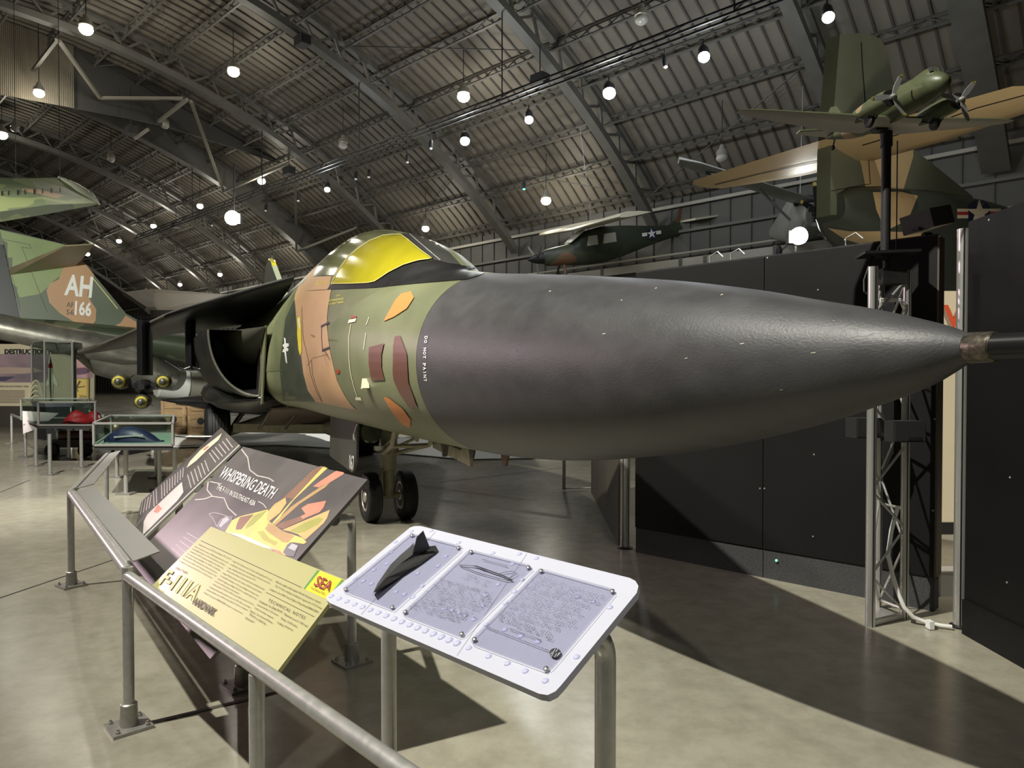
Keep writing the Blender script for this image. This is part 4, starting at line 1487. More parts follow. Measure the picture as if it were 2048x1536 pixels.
for i in range(9):
    y = -5.6 + 11.2 * i / 8
    c = 1.75 * (1 - .12 * (abs(y) / 5.6) ** 3)
    wr.append([ep(2.05 + .12 * (abs(y) > 5) + c * x, y, 1.16 + .02 * abs(y) + z) for x, z in ((0, 0), (.03, .09), (.25, .17), (.6, .12), (1, .01), (.6, -.05), (.25, -.07), (.03, -.05))])
MB().loft(wr, True).build('wing', M_CREAMW, eo, smooth=40, world=True)
tail = MB().prism([ep(7.3, -.06, .62), ep(9.1, -.06, .45), ep(9.35, -.06, .6), ep(9.2, -.06, 2.35), ep(8.55, -.06, 2.42), ep(7.95, -.06, 1.0)], ES * .12).build('fin', M_ECAMO, eo, world=True)
MB().prism([ep(8.1, -1.6, .72), ep(8.1, 1.6, .72), ep(9.4, 1.9, .72), ep(9.4, -1.9, .72)], EU * .1).build('tail_plane', M_CREAMW, eo, world=True)
text_on('EO', ep(8.42, .075, 1.55), EA * .62, EU * .5, 'tail_code', M_WHITE, eo, bold=.03)
text_on('374', ep(8.52, .075, 1.12), EA * .5, EU * .26, 'tail_number', M_WHITE, eo)
insignia(ep(6.2, .44, .38), EA, EU, ES, .27, eo, True, False)
for t0, t1 in ((2.55, 3.15), (3.4, 4.15)):
    q = [ep(t0, .60, .25), ep(t1, .60, .25), ep(t1, .585, .72), ep(t0 + .12, .585, .72)]
    MB().prism(q, ES * .02).build('cabin_window', mat('window_pale', (0.5, 0.5, 0.46), .12, coat=1.0), eo, world=True)
q = [ep(1.75, .5, .52), ep(1.75, -.5, .52), ep(2.6, -.5, 1.05), ep(2.6, .5, 1.05)]
MB().prism(q, EU * .03).build('windscreen', mat('windscreen_pale', (0.55, 0.55, 0.48), .1, coat=1.0), eo, world=True)
sp = MB().lathe([(-.45, .02), (-.2, .16), (.0, .24), (.35, .3)], EN, EA, 18).build('spinner', M_BLACK, eo, smooth=50, world=True)
for k in range(3):
    a = .5 + k * 2 * PI / 3
    e = ES * math.cos(a) + EU * math.sin(a)
    s2 = ES * -math.sin(a) + EU * math.cos(a)
    MB().prism([EN + e * .15 - s2 * .07, EN + e * .6 - s2 * .1, EN + e * 1.25 - s2 * .06, EN + e * 1.25 + s2 * .06, EN + e * .6 + s2 * .1, EN + e * .15 + s2 * .07], EA * .03).build('propeller_blade', mat('prop_dark', (0.25, 0.25, 0.24), .35, .5) if k else M_BLACK, eo, world=True)
MB().tube([ep(8.3, 0, .2), ep(8.6, 0, -.25)], .04, 8).build('tail_wheel_leg', M_DARKSTEEL, eo, world=True)
MB().lathe([(-.06, .12), (0, .15), (.06, .12)], ep(8.65, 0, -.35), ES, 14).build('tail_wheel', M_RUBBER, eo, smooth=40, world=True)
for y in (-.9, .9):
    MB().tube([ep(1.3, y * .4, -.5), ep(1.1, y * 1.2, -1.5)], .06, 8).build('main_gear_leg', M_ECAMO, eo, world=True)
    MB().lathe([(-.1, .2), (-.05, .27), (.05, .27), (.1, .2)], ep(1.1, y * 1.25, -1.55), ES, 16).build('main_wheel', M_RUBBER, eo, smooth=40, world=True)
MB().tube([ep(3.2, 0, 1.2), ep(3.2, 0, 6.0)], .015, 5).build('hanging_cable', M_STEEL, eo, world=True)

# ---- large transport tail behind the partition
CA = V3((0.80, 0.60, 0)).normalized()          # towards its nose
CS = V3((CA.y, -CA.x, 0))                      # towards the camera
CP = at_y(1690, 330, 16.3)
ct = thing('transport_plane', 'large green transport plane tail with tan tail plane and letters US', 'aircraft', (CP.x, CP.y, 0))


def cpl(u, v, off=0.0):
    return on_plane(u, v, CP + CS * off, CS)


M_CGREEN = mat('transport_green', (0.11, 0.12, 0.085), .38, noise=(.8, .2))
M_CDARK = mat('transport_dark_green', (0.045, 0.055, 0.045), .36, noise=(.8, .2))
M_CTAN = mat('transport_tan', (0.42, 0.31, 0.17), .42, noise=(.9, .12))
fpx = [(1680, 68), (1735, 66), (1762, 78), (1776, 105), (1785, 160), (1798, 275), (1868, 330), (1945, 392), (1950, 420), (1660, 430), (1662, 300), (1670, 190)]
cfin = MB().prism([cpl(u, v, .16) for u, v in fpx], CS * -.32).build('fin', M_CGREEN, ct, world=True)
CB = bvh_of([cfin])
proj_poly(CB, [(1700, 270), (1798, 277), (1830, 300), (1800, 400), (1740, 425), (1722, 330)], 'tan_paint', M_CTAN, ct, .006, 12)
proj_line(CB, [(1722, 85), (1724, 130), (1730, 205)], 1.6, 'rudder_gap', M_BLACK, ct, .012)
proj_line(CB, [(1720, 280), (1721, 312), (1736, 316), (1740, 368), (1662, 382)], 1.4, 'rudder_gap', M_BLACK, ct, .012)
text_px(CB, 'USAF', (1735, 176), (72, -2), (-1, -28), 'lettering', mat('letter_dark', (0.015, 0.018, 0.015), .5), ct, .012)
# horizontal tail plane, tan underside
S_DIR = V3((CA.y, -CA.x, 0))
rw = []
for u, v, Y, ch, th in ((1398, 372, 19.0, .5, .03), (1420, 369, 18.75, 1.2, .10), (1560, 338, 17.4, 1.9, .2), (1690, 305, 16.3, 2.2, .26), (1860, 258, 14.9, 2.1, .24), (2060, 196, 13.4, 1.6, .12), (2110, 184, 13.1, .9, .05)):
    p = at_y(u, v, Y)
    rw.append([p - CA * .55 * ch + CA * (ch * x) + V3((0, 0, th * z)) for x, z in ((0, 0), (.25, .5), (.65, .8), (.95, .5), (1, .1), (.95, -.3), (.65, -.7), (.25, -.35))])
ctp = MB().loft(rw, True).build('tail_plane', M_CTAN, ct, smooth=40, world=True)
TPB = bvh_of([ctp])
proj_line(TPB, [(1430, 369), (1520, 347), (1660, 318)], 1.6, 'elevator_gap', M_BLACK, ct, .01)
proj_line(TPB, [(1725, 290), (1850, 252), (1955, 215), (2048, 190)], 1.8, 'elevator_gap', M_BLACK, ct, .01)
# rear fuselage, swept up
rings = []
base = cpl(1662, 420)
for t, w, zt, zb in ((-.05, .35, 5.75, 5.15), (.4, .55, 5.95, 4.95), (1.5, .85, 6.10, 4.65), (3.5, 1.15, 6.30, 4.35), (6, 1.3, 6.5, 3.9), (9, 1.4, 6.6, 3.3), (12.5, 1.2, 6.5, 2.8), (14.0, .5, 6.0, 3.4)):
    c = V3((base.x, base.y, 0)) + CA * t
    rings.append([c + CS * (w * math.copysign(abs(math.cos(a)) ** .6, math.cos(a))) + V3((0, 0, (zt + zb) / 2 + (zt - zb) / 2 * math.copysign(abs(math.sin(a)) ** .6, math.sin(a)))) for a in [2 * PI * k / 32 for k in range(32)]])
cf = MB().loft(rings, True).build('fuselage', M_CDARK, ct, smooth=50, world=True)
CFB = bvh_of([cf])
proj_poly(CFB, [(1655, 455), (1700, 462), (1760, 462), (1850, 466), (1850, 500), (1745, 494), (1690, 478)], 'tan_paint', M_CTAN, ct, .01, 10)
proj_poly(CFB, [(1745, 385), (1800, 384), (1835, 392), (1815, 440), (1770, 462), (1752, 420)], 'tan_paint', M_CTAN, ct, .01, 10)
sc_, sx, sy = (1957, 427), (1, 0.03), (0.05, -1)
proj_poly(CFB, [(sc_[0] + 25 * math.cos(a), sc_[1] + 27 * math.sin(a)) for a in [2 * PI * i / 24 for i in range(24)]], 'badge_disc', M_BLUE, ct, .012, 8)
for s in (-1, 1):
    for y0, y1, m, e in ((-9, 10, mat('badge_cream', (.62, .55, .42), .5), .016), (-3, 3.5, M_RED, .02)):
        proj_poly(CFB, [(sc_[0] + s * 22, sc_[1] + y0), (sc_[0] + s * 44, sc_[1] + y0), (sc_[0] + s * 44, sc_[1] + y1), (sc_[0] + s * 22, sc_[1] + y1)], 'badge_bar', m, ct, e, 8)
proj_poly(CFB, [(sc_[0] + math.sin(i * PI / 5) * (27 if i % 2 == 0 else 10.5), sc_[1] - math.cos(i * PI / 5) * (27 if i % 2 == 0 else 10.5)) for i in range(10)], 'badge_star', mat('badge_cream', (.62, .55, .42), .5), ct, .024, 6)

# ---- grey high wing observation plane with propeller
gn = at_y(1636, 425, 27.0)
gp = thing('grey_propeller_plane', 'pale grey high wing propeller plane half hidden by the green tail', 'aircraft', gn)
GA = V3((0.12, 0.98, 0.06)).normalized()
GS = V3((-GA.y, GA.x, 0)).normalized()
GU = GA.cross(GS)
if GU.z < 0:
    GU = -GU
M_GREY = mat('plane_grey', (0.26, 0.265, 0.25), .42, noise=(1.2, .15))


def gq(t, y, z):
    return gn + GA * t + GS * y + GU * z


rings = []
for t, w, zt, zb in ((.1, .42, .42, -.5), (.5, .5, .48, -.62), (1.4, .56, .55, -.75), (1.9, .58, .95, -.8), (3.0, .58, 1.1, -.8), (4.5, .45, .85, -.5), (7.5, .12, .45, .1)):
    rings.append([gq(t, w * math.copysign(abs(math.cos(a)) ** .7, math.cos(a)), (zt + zb) / 2 + (zt - zb) / 2 * math.copysign(abs(math.sin(a)) ** .7, math.sin(a))) for a in [2 * PI * k / 20 for k in range(20)]])
MB().loft(rings, True).build('fuselage', M_GREY, gp, smooth=45, world=True)
rt, tip = at_y(1598, 400, 28.0), at_y(1357, 323, 25.0)
wr = []
for f, c in ((-.55, 1.2), (0, 1.6), (.85, 1.35), (1.0, .6)):
    p = rt + (tip - rt) * f
    wr.append([p + GA * (c * x) + V3((0, 0, z)) for x, z in ((-.5, 0), (-.3, .12), (.1, .13), (.5, 0), (.1, -.06), (-.3, -.07))])
gw = MB().loft(wr, True).build('wing', M_GREY, gp, smooth=40, world=True)
GWB = bvh_of([gw])
proj_poly(GWB, [(1413, 341), (1432, 345), (1447, 352), (1430, 353), (1410, 347)], 'badge_disc', M_BLUE, gp, .01, 5)
proj_poly(GWB, [(1420, 345), (1430, 345.5), (1437, 350), (1428, 350.5)], 'badge_star', M_WHITE, gp, .016, 5)
MB().tube([at_y(1518, 378, 26.8), at_y(1580, 440, 27.6)], .05, 8).build('wing_strut', M_GREY, gp, world=True)
MB().lathe([(-.35, .03), (-.1, .16), (.12, .22)], gn, GA, 16).build('spinner', M_BLACK, gp, smooth=40, world=True)
for (u, v) in ((1627, 366), (1652, 478), (1600, 404)):
    p = at_y(u, v, 26.8)
    e = (p - gn)
    if u == 1600:
        e = e * 1.0
    s2 = e.cross(GA).normalized() * .09
    a, b = gn - GA * .1, gn - GA * .1 + e
    MB().prism([a - s2, a + e * .5 - s2 * 1.2, b - s2 * .7, b + s2 * .7, a + e * .5 + s2 * 1.2, a + s2], GA * .03).build('propeller_blade', M_BLACK, gp, world=True)
    c0, c1 = a + e * .88, b + e * .01
    MB().prism([c0 - s2 * .75, c1 - s2 * .7, c1 + s2 * .7, c0 + s2 * .75], GA * -.012).build('blade_tip', mat('tip_yellow', (.6, .48, .12), .5), gp, world=True)
for (u, v) in ((1622, 418), (1650, 422), (1632, 438)):
    p = at_y(u, v, 26.7)
    MB().box(p, (.2, .1, .22)).build('cowl_opening', M_BLACK, gp, world=True)
MB().prism([gq(1.45, .50, .5), gq(1.45, -.5, .5), gq(2.0, -.5, 1.0), gq(2.0, .5, 1.0)], GU * .03).build('windscreen', M_WIND, gp, world=True)
MB().prism([gq(2.1, -.60, .1), gq(2.9, -.60, .1), gq(2.9, -.6, .8), gq(2.2, -.6, .8)], GS * -.02).build('door_window', mat('window_brown', (.06, .05, .045), .15), gp, world=True)
for y, u in ((-1, 1560), (1, 1645)):
    MB().tube([gq(1.2, y * .4, -.6), gq(1.0, y * 1.1, -1.3)], .05, 8).build('main_gear_leg', M_GREY, gp, world=True)
    MB().lathe([(-.08, .18), (-.04, .26), (.04, .26), (.08, .18)], gq(1.0, y * 1.15, -1.35), GS, 14).build('main_wheel', M_RUBBER, gp, smooth=40, world=True)
MB().tube([gq(2.5, 0, 1.1), gq(2.5, 0, 5.5)], .015, 5).build('hanging_cable', M_STEEL, gp, world=True)

# ================================================================== guard rail and sign boards
RZ_ = 0.735


def post_base(parent, x, y, rz=0.0, s=1.0):
    MB().box((x, y, .007), (.17 * s, .17 * s, .014), rz).build('base_plate', M_BASE, parent, world=True)
    MB().lathe([(0.0, .040), (.02, .040), (.10, .036), (.105, .030)], (x, y, .012), (0, 0, 1), 20).build('base_collar', M_BASE, parent, smooth=40, world=True)
    R = Matrix.Rotation(rz, 3, 'Z')
    for a, b in ((-1, -1), (1, -1), (1, 1), (-1, 1)):
        q = R @ V3((a * .062 * s, b * .062 * s, 0))
        MB().lathe([(0, .010), (.012, .010), (.013, .006), (.022, .006)], (x + q.x, y + q.y, .013), (0, 0, 1), 8).build('bolt', M_BASE, parent, world=True)


def post(parent, x, y, z1, z0=0.0, r=.0245, nm='post'):
    return MB().tube([(x, y, z0), (x, y, z1)], r, 20).build(nm, M_STEEL, parent, smooth=50, world=True)


P1 = ground(258, 1455)
P2 = ground(143, 1172)
P3 = at_z(214, 908, RZ_)
PN = at_z(836, 1536, RZ_)
rdir = (PN - V3((P1.x, P1.y, RZ_))).normalized()
PE = PN + rdir * 0.62
br = thing('guard_rail', 'brushed aluminium guard rail on posts, turning the corner around the signs', 'railing', (P1.x, P1.y, 0))
MB().tube([V3((P1.x, P1.y, RZ_ - .03)), PE - V3((0, 0, .03))], .0245, 20).build('rail', M_STEEL, br, smooth=50, world=True)
a1, a2 = V3((P1.x, P1.y, RZ_ - .01)), V3((P2.x, P2.y, RZ_ - .01))
MB().tube([a1, a2], .0245, 16).build('rail', M_STEEL, br, smooth=50, world=True)
MB().tube([a2, V3((P3.x, P3.y, RZ_ - .01))], .0245, 16).build('rail', M_STEEL, br, smooth=50, world=True)
# flat label strip along the inner side of two rail lengths
for p, q in ((a1, a2), (a2, V3((P3.x, P3.y, RZ_ - .01)))):
    d = (q - p).normalized()
    s = V3((d.y, -d.x, 0))
    A, B = p + d * .08, q - d * .08
    MB().prism([A + s * .035 + V3((0, 0, .02)), B + s * .035 + V3((0, 0, .02)), B + s * .15 + V3((0, 0, .05)), A + s * .15 + V3((0, 0, .05))], (0, 0, .006)).build('label_strip', mat('strip_grey', (.33, .33, .31), .4, .4), br, world=True)
    MB().beam(A + V3((0, 0, .025)) + s * .018, B + V3((0, 0, .025)) + s * .018, .014, .012).build('strip_bead', M_STEEL, br, world=True)
rz1 = math.atan2(rdir.y, rdir.x)
for (x, y), rz in (((P1.x, P1.y), rz1), ((P2.x, P2.y), rz1 + .2)):
    post(br, x, y, RZ_ + .01, .05)
    post_base(br, x, y, rz)
for u in (510,):
    # post under the slanting rail
    k = (u - CX) / FPX
    A = V3((P1.x, P1.y, 0))
    t = (A.x - k * A.y) / (k * rdir.y - rdir.x)
    q = A + V3((rdir.x, rdir.y, 0)) * t
    post(br, q.x, q.y, RZ_ - .05, .05)
    post_base(br, q.x, q.y, rz1)
g3 = ground(222, 1006)
for u, v in ((222, 1006),):
    q = V3((P3.x, P3.y, 0))
    post(br, q.x + .02, q.y - .05, RZ_, .05)
    post_base(br, q.x + .02, q.y - .05, .3)

# --------------------------------------------------------------- sign helpers


class Sign:
    def __init__(self, name, label, px, zt, zb, m, th=.012, cat='sign', outline=None):
        self.c = [at_z(*px[0], zt), at_z(*px[1], zt), at_z(*px[2], zb), at_z(*px[3], zb)]
        TL, TR, BR, BL = self.c
        self.n = (TR - TL).cross(BL - TL).normalized()
        if self.n.z < 0:
            self.n = -self.n
        self.p = (TL + TR + BR + BL) / 4
        self.t = thing(name, label, cat, (self.p.x, self.p.y, 0))
        out = [self.at(u, v, 0) for u, v in (outline or px)]
        self.board = MB().prism(out, self.n * -th).build('board', m, self.t, world=True)
        self.k = 0

    def at(self, u, v, e=0.0):
        return on_plane(u, v, self.p + self.n * e, self.n)

    def poly(self, P, nm, m, e=None):
        self.k += 1
        e = .0005 + .00006 * self.k if e is None else e
        pts, fs = tri_fill(P, 1e9)
        return MB().add([self.at(u, v, e) for u, v in pts], fs).build(nm, m, self.t, world=True)

    def line(self, P, w, nm, m, e=None):
        a = []
        b = []
        for i, p in enumerate(P):
            q = V3((*P[max(0, i - 1)], 0))
            r = V3((*P[min(len(P) - 1, i + 1)], 0))
            d = (r - q).normalized()
            a.append((p[0] - d.y * w / 2, p[1] + d.x * w / 2))
            b.append((p[0] + d.y * w / 2, p[1] - d.x * w / 2))
        self.k += 1
        e = .0005 + .00006 * self.k if e is None else e
        mb = MB()
        n = len(P)
        mb.add([self.at(*p, e) for p in a] + [self.at(*p, e) for p in b], [(i, i + 1, n + i + 1, n + i) for i in range(n - 1)])
        return mb.build(nm, m, self.t, world=True)

    def text(self, s, o, end, up, nm, m, e=.0030, **k):
        """s between pixels o and end along its base line; up: pixel vector of the letter height"""
        vs, fs = text_fit(s, **k)
        ex = (end[0] - o[0], end[1] - o[1])
        mb = MB()
        mb.add([self.at(o[0] + ex[0] * x + up[0] * y, o[1] + ex[1] * x + up[1] * y, e) for x, y in vs], fs)
        return mb.build(nm, m, self.t, world=True)


def zz(x0, y0, s):
    return lambda x, y: (x0 + x / s, y0 + y / s)


# --------------------------------------------------------------- large dark sign
M_WD = mat('sign_print_dark', (0.125, 0.115, 0.112), .34, noise=(2.2, .35), coat=.35, col2=(.085, .078, .078))
wd = Sign('exhibit_sign', 'dark sign titled Whispering Death with painted jet, behind the green sign', [(486, 893), (735, 959), (420, 1318), (261, 1121)], 1.178, .523, M_WD, .014)
q5 = zz(400, 900, 6.0235)
q4 = zz(150, 840, 2.926)
PAL = {
    'brown': (0.24, .13, .085), 'yellow': (.72, .55, .16), 'salmon': (.62, .25, .17), 'tan': (.46, .29, .13), 'orange': (.76, .42, .17), 'green': (.36, .35, .09),
    'olive': (.44, .40, .10), 'cream': (.84, .76, .55), 'grey': (.17, .16, .18), 'pgrey': (.46, .45, .50), 'glow': (.30, .28, .27)}
PM_ = {k: mat('print_' + k, v, .42, noise=(9, .12)) for k, v in PAL.items()}
ART = [
    ('brown', [(1445, 195), (1520, 200), (1300, 430), (1130, 590), (1010, 570), (1180, 410), (1350, 250)]),
    ('yellow', [(1480, 205), (1538, 215), (1330, 410), (1130, 600), (980, 790), (905, 900), (870, 880), (1080, 640)]),
    ('salmon', [(1640, 250), (1735, 270), (1730, 290), (1550, 400), (1520, 415), (1430, 450), (1360, 440), (1400, 410), (1440, 380)]),
    ('tan', [(1560, 400), (1500, 455), (1200, 650), (910, 910), (880, 890), (1100, 680), (1440, 450)]),
    ('brown', [(1225, 795), (1275, 830), (1000, 950), (910, 920), (960, 880)]),
    ('salmon', [(1300, 650), (1520, 610), (1490, 690), (1440, 750), (1240, 830), (1210, 800), (1270, 770), (1220, 700)]),
    ('orange', [(1565, 720), (1530, 820), (1490, 880), (1270, 1080), (1180, 1015), (1080, 980), (990, 962)]),
    ('green', [(1430, 810), (1490, 830), (1420, 900), (1260, 985), (1170, 1003), (1080, 972), (1250, 880)]),
    ('yellow', [(820, 715), (830, 860), (1000, 980), (1240, 1060), (1285, 1110), (1250, 1132), (1110, 1110), (1030, 1270), (960, 1240), (620, 1090), (300, 985), (380, 850), (480, 800)]),
    ('orange', [(1030, 570), (1040, 640), (960, 760), (830, 862), (800, 850), (820, 740), (900, 650)]),
    ('green', [(815, 718), (740, 810), (640, 900), (540, 960), (560, 900), (650, 790)]),
    ('brown', [(650, 772), (560, 880), (500, 955), (430, 960), (440, 900), (480, 808)]),
    ('tan', [(830, 872), (990, 972), (1140, 1035), (1060, 1112), (1000, 1112), (850, 1010), (780, 950)]),
    ('olive', [(690, 985), (760, 970), (830, 1060), (940, 1110), (900, 1150), (760, 1080)]),
    ('cream', [(300, 985), (520, 1020), (640, 1075), (900, 1190), (1010, 1255), (700, 1150), (420, 1030)]),
    ('salmon', [(820, 1170), (960, 1215), (1030, 1275), (900, 1225)]),
    ('grey', [(400, 800), (380, 855), (300, 985), (200, 930), (250, 840), (320, 790)]),
    ('pgrey', [(330, 800), (350, 840), (250, 930), (225, 915), (270, 840)]),
    ('grey', [(1090, 1110), (1185, 1150), (1130, 1285), (1040, 1275), (1000, 1230), (1050, 1140)]),
    ('pgrey', [(1110, 1125), (1180, 1155), (1140, 1215), (1060, 1180)]),
]
for c, P in ART:
    wd.poly([q5(*p) for p in P], 'printed_picture', PM_[c])
M_BOLT = mat('print_lightning', (.46, .42, .39), .4)
for L, w in (([(500, -10), (575, 90), (600, 240), (690, 310), (830, 340), (890, 380)], 2.6), ([(100, 380), (85, 480), (150, 560), (290, 580), (340, 700), (440, 790)], 2.6),
             ([(-60, 600), (60, 590), (150, 555)], 2.4), ([(120, 380), (260, 410)], 2.2), ([(700, 620), (760, 650), (800, 700)], 2.2), ([(110, 770), (180, 755), (260, 775), (330, 800)], 1.2), ([(110, 770), (160, 830), (200, 920)], 1.0), ([(330, 800), (250, 840), (200, 920)], 1.2)):
    wd.line([q5(*p) for p in L], w, 'printed_lightning', M_BOLT)
M_WPRINT = mat('print_white', (.82, .80, .76), .45)
wd.text('WHISPERING DEATH', q5(215, 322), q5(852, 592), (95 / 6.0235, -128 / 6.0235), 'title_lettering', M_WPRINT, bold=.01)
wd.text('THE F-111 IN SOUTHEAST ASIA', q5(190, 470), q5(650, 678), (30 / 6.0235, -58 / 6.0235), 'subtitle_lettering', M_WPRINT)
M_PINKP = mat('print_pale_pink', (.55, .46, .48), .45)
for i in range(5):
    a = q4(655 - 22 * i, 660 + 22 * i)
    b = q4(735 - 26 * i, 706 + 26 * i)
    wd.line([a, b], 1.2, 'printed_text_line', M_PINKP)
MB().prism([wd.at(*p, -.002) for p in ((486, 893), (735, 959), (733, 962), (485, 896))], wd.n * -.014).build('board_edge', mat('board_edge_pale', (.5, .48, .44), .5), wd.t, world=True)
# its legs: one bent over at the top, one short straight one
g = ground(704, 1325)
bx, by = g.x, g.y
tgt = wd.at(668, 1040, -.03)
pp = [V3((bx, by, .04)), V3((bx, by, .74))]
for k in range(1, 7):
    a = k / 6 * PI / 2 * .9
    e = (V3((tgt.x, tgt.y, 0)) - V3((bx, by, 0))).normalized()
    pp.append(V3((bx, by, .74)) + e * (.10 * (1 - math.cos(a))) + V3((0, 0, .10 * math.sin(a))))
pp.append(tgt)
MB().tube(pp, .0255, 18).build('post', M_STEEL, wd.t, smooth=50, world=True)
post_base(wd.t, bx, by, rz1)
g = ground(484, 1372)
tz = None
for zq in range(40, 120):
    q = V3((g.x, g.y, zq / 100))
    if (q - wd.p).dot(wd.n) > -.016:
        tz = zq / 100
        break
post(wd.t, g.x, g.y, (tz or .8) - .005, .04)
post_base(wd.t, g.x, g.y, rz1)

# --------------------------------------------------------------- left dark sign
ls = Sign('exhibit_sign', 'narrow dark sign with pale text columns, leftmost of the sign boards', [(442, 855), (478, 889), (258, 1101), (283, 1003)], 1.178, .523, M_WD, .014)
qs = zz(250, 850, 6.68)
M_PTXT = mat('print_pale_text', (.42, .38, .36), .45)
rows = []
for i in range(6):
    t = i / 5
    rows.append(((1350 - 240 * t + (15 if i == 5 else 0), 180 + 190 * t), (1440 - 225 * t, 300 + 200 * t)))
for i in range(6):
    t = i / 5
    rows.append(((1065 - 230 * t, 470 + 190 * t), (1120 - 235 * t, 620 + 220 * t)))
for i in range(12):
    t = i / 11
    if i == 9:
        continue
    rows.append(((780 - 400 * t, 570 + 310 * t), (700 - 310 * t + (70 * (1 - t)), 760 + 330 * t - 60 * (1 - t))))
for i in range(4):
    t = i / 3
    rows.append(((350 - 110 * t, 930 + 80 * t), (320 - 115 * t, 1110 + 90 * t)))
for a, b in rows:
    ls.line([qs(*a), qs(*b)], 2.1, 'printed_text_line', M_PTXT)
ls.poly([qs(*p) for p in ((1300, 105), (1250, 200), (1100, 330), (950, 480), (820, 575), (870, 480), (1000, 340), (1150, 220))], 'printed_picture', PM_['cream'])
ls.poly([qs(*p) for p in ((760, 760), (780, 900), (700, 1010), (500, 1210), (240, 1470), (250, 1290), (300, 1190), (460, 1040), (640, 870))], 'printed_picture', mat('print_pale', (.62, .56, .54), .45))
ls.poly([qs(*p) for p in ((440, 1060), (500, 1120), (430, 1180), (380, 1160))], 'printed_picture', PM_['salmon'])
ls.poly([qs(*p) for p in ((1100, 280), (1130, 290), (1060, 340), (1040, 330))], 'printed_picture', PM_['salmon'])
MB().prism([ls.at(*p, -.001) for p in ((478, 889), (479.5, 890.5), (259.5, 1103), (258, 1101))], ls.n * -.014).build('board_edge', mat('board_edge_pale', (.5, .48, .44), .5), ls.t, world=True)
for a in (.25, .75):
    TL, TR, BR, BL = ls.c
    q = TL.lerp(TR, a).lerp(BL.lerp(BR, a), .55)
    post(ls.t, q.x, q.y, q.z - .04, .04)
    post_base(ls.t, q.x, q.y, .4)

# --------------------------------------------------------------- green sign
M_GS = mat('sign_print_olive', (0.44, 0.42, 0.185), .42, noise=(1.5, .05), coat=.1)
gs = Sign('exhibit_sign', 'olive green text sign headed F-111A Aardvark with yellow SEA badge', [(422, 1053), (692, 1160), (541, 1361), (290, 1185)], .907, .640, M_GS, .014)
q3 = zz(480, 1130, 8.533)
q1 = zz(300, 1050, 10.24)
q2 = zz(400, 1060, 10.24)
M_INK = mat('print_dark_olive', (.075, .065, .02), .5)
gs.line([q4(735, 705), q4(1325, 980)], 1.3, 'rule_line', M_INK)
gs.line([q3(445, 465), q3(1270, 885)], 1.3, 'rule_line', M_INK)
COL1 = ['Initially known as the TFX (Tactical Fighter "X"), the F-111', 'was conceived to meet a USAF requirement for a new', 'tactical fighter-bomber. In 1960, the Department of Defense', "combined the USAF's requirement with that of the Navy's need",
        'for a new air superiority fighter. The USAF F-111A first flew', 'in December 1964, and the first production models were', "delivered to the USAF in 1967. Meanwhile, the Navy's F-111B", 'program was canceled. In all, 566 F-111s of all series were']
S1 = [(980, 412), (890, 448), (850, 500), (800, 550), (750, 600), (700, 645), (650, 700), (600, 755)]
E1 = [(1650, 722), (1580, 790), (1520, 840), (1480, 900), (1420, 950), (1360, 1000), (1330, 1062), (1260, 1105)]
for s, a, b in zip(COL1, S1, E1):
    gs.text(s, q1(*a), q1(*b), (2.6, -3.6), 'text_line', M_INK, res=1)
COL2 = ['built; 159 of them were F-111As. Although the F-111 was', 'unofficially referred to as the Aardvark, it did not receive the', 'name officially until it was retired in 1996.', 'An innovative feature of the aircraft was its variable-geometry',
        'wings. While in the air, the wings could be swept forward', 'for takeoffs, landings or slow speed flight, and swept rear-', 'ward for high-speed flight. The F-111 could also fly at very', 'low level and hit targets in bad weather.',
        'In the spring of 1968, the USAF operationally tested the F-111A in', 'Southeast Asia with mixed success. In 1972, after correcting', 'early problems, the USAF returned the F-111A to Southeast', 'Asia for Operation LINEBACKER II, where it conducted very']
S2 = [(660, 655), (610, 720), (560, 785), (530, 845), (450, 895), (400, 950), (345, 1010), (290, 1062), (250, 1125), (170, 1175), (120, 1232), (65, 1295)]
E2 = [(1455, 1045), (1415, 1110), (1120, 1045), (1300, 1235), (1240, 1297), (1185, 1368), (1140, 1430), (790, 1325), (1080, 1545), (1010, 1602), (960, 1660), (850, 1725)]
for s, a, b in zip(COL2, S2, E2):
    gs.text(s, q2(*a), q2(*b), (2.6, -3.6), 'text_line', M_INK, res=1)
T3 = [('effective night strikes against North Vietnamese targets.', (590, 298), (1365, 665), 4.4), ('The F-111A on display is marked as it appeared in 1972-73 when', (580, 372), (1380, 762), 4.4), ('assigned to the 474th Tactical Fighter Wing during LINEBACKER II.', (492, 425), (1325, 828), 4.4),
      ('Armament: One 20mm M61A1', (315, 628), (705, 820), 4.4), ('cannon and up to 24 conven-', (275, 690), (640, 878), 4.4), ('tional or nuclear weapons', (232, 745), (552, 925), 4.4), ('Engines: Two Pratt & Whitney', (160, 800), (540, 1008), 4.4),
      ('TF30-P-3 of 18,500 lbs', (140, 855), (425, 1030), 4.4), ('thrust each', (80, 912), (222, 985), 4.4), ('Maximum speed: 1,452 mph', (735, 855), (1140, 1068), 4.6), ('Range: 3,632 miles', (685, 925), (960, 1075), 4.6), ('Ceiling: 57,000 ft', (615, 995), (880, 1135), 4.6)]
for s, a, b, h in T3:
    gs.text(s, q3(*a), q3(*b), (h * .72, -h), 'text_line', M_INK, res=1)
gs.text('TECHNICAL NOTES', q3(470, 618), q3(1095, 925), (3.4, -5.6), 'heading_lettering', M_INK, spacing=1.4)
gs.text('GENERAL DYNAMICS', q4(582, 868), q4(655, 902), (3.0, -4.2), 'maker_lettering', M_INK)
M_CINK = mat('print_cream_orange', (.74, .53, .26), .5)
gs.text('F-111A', q4(487, 958), q4(690, 1062), (22, -30), 'title_outline', M_INK, .0030, bold=.045)
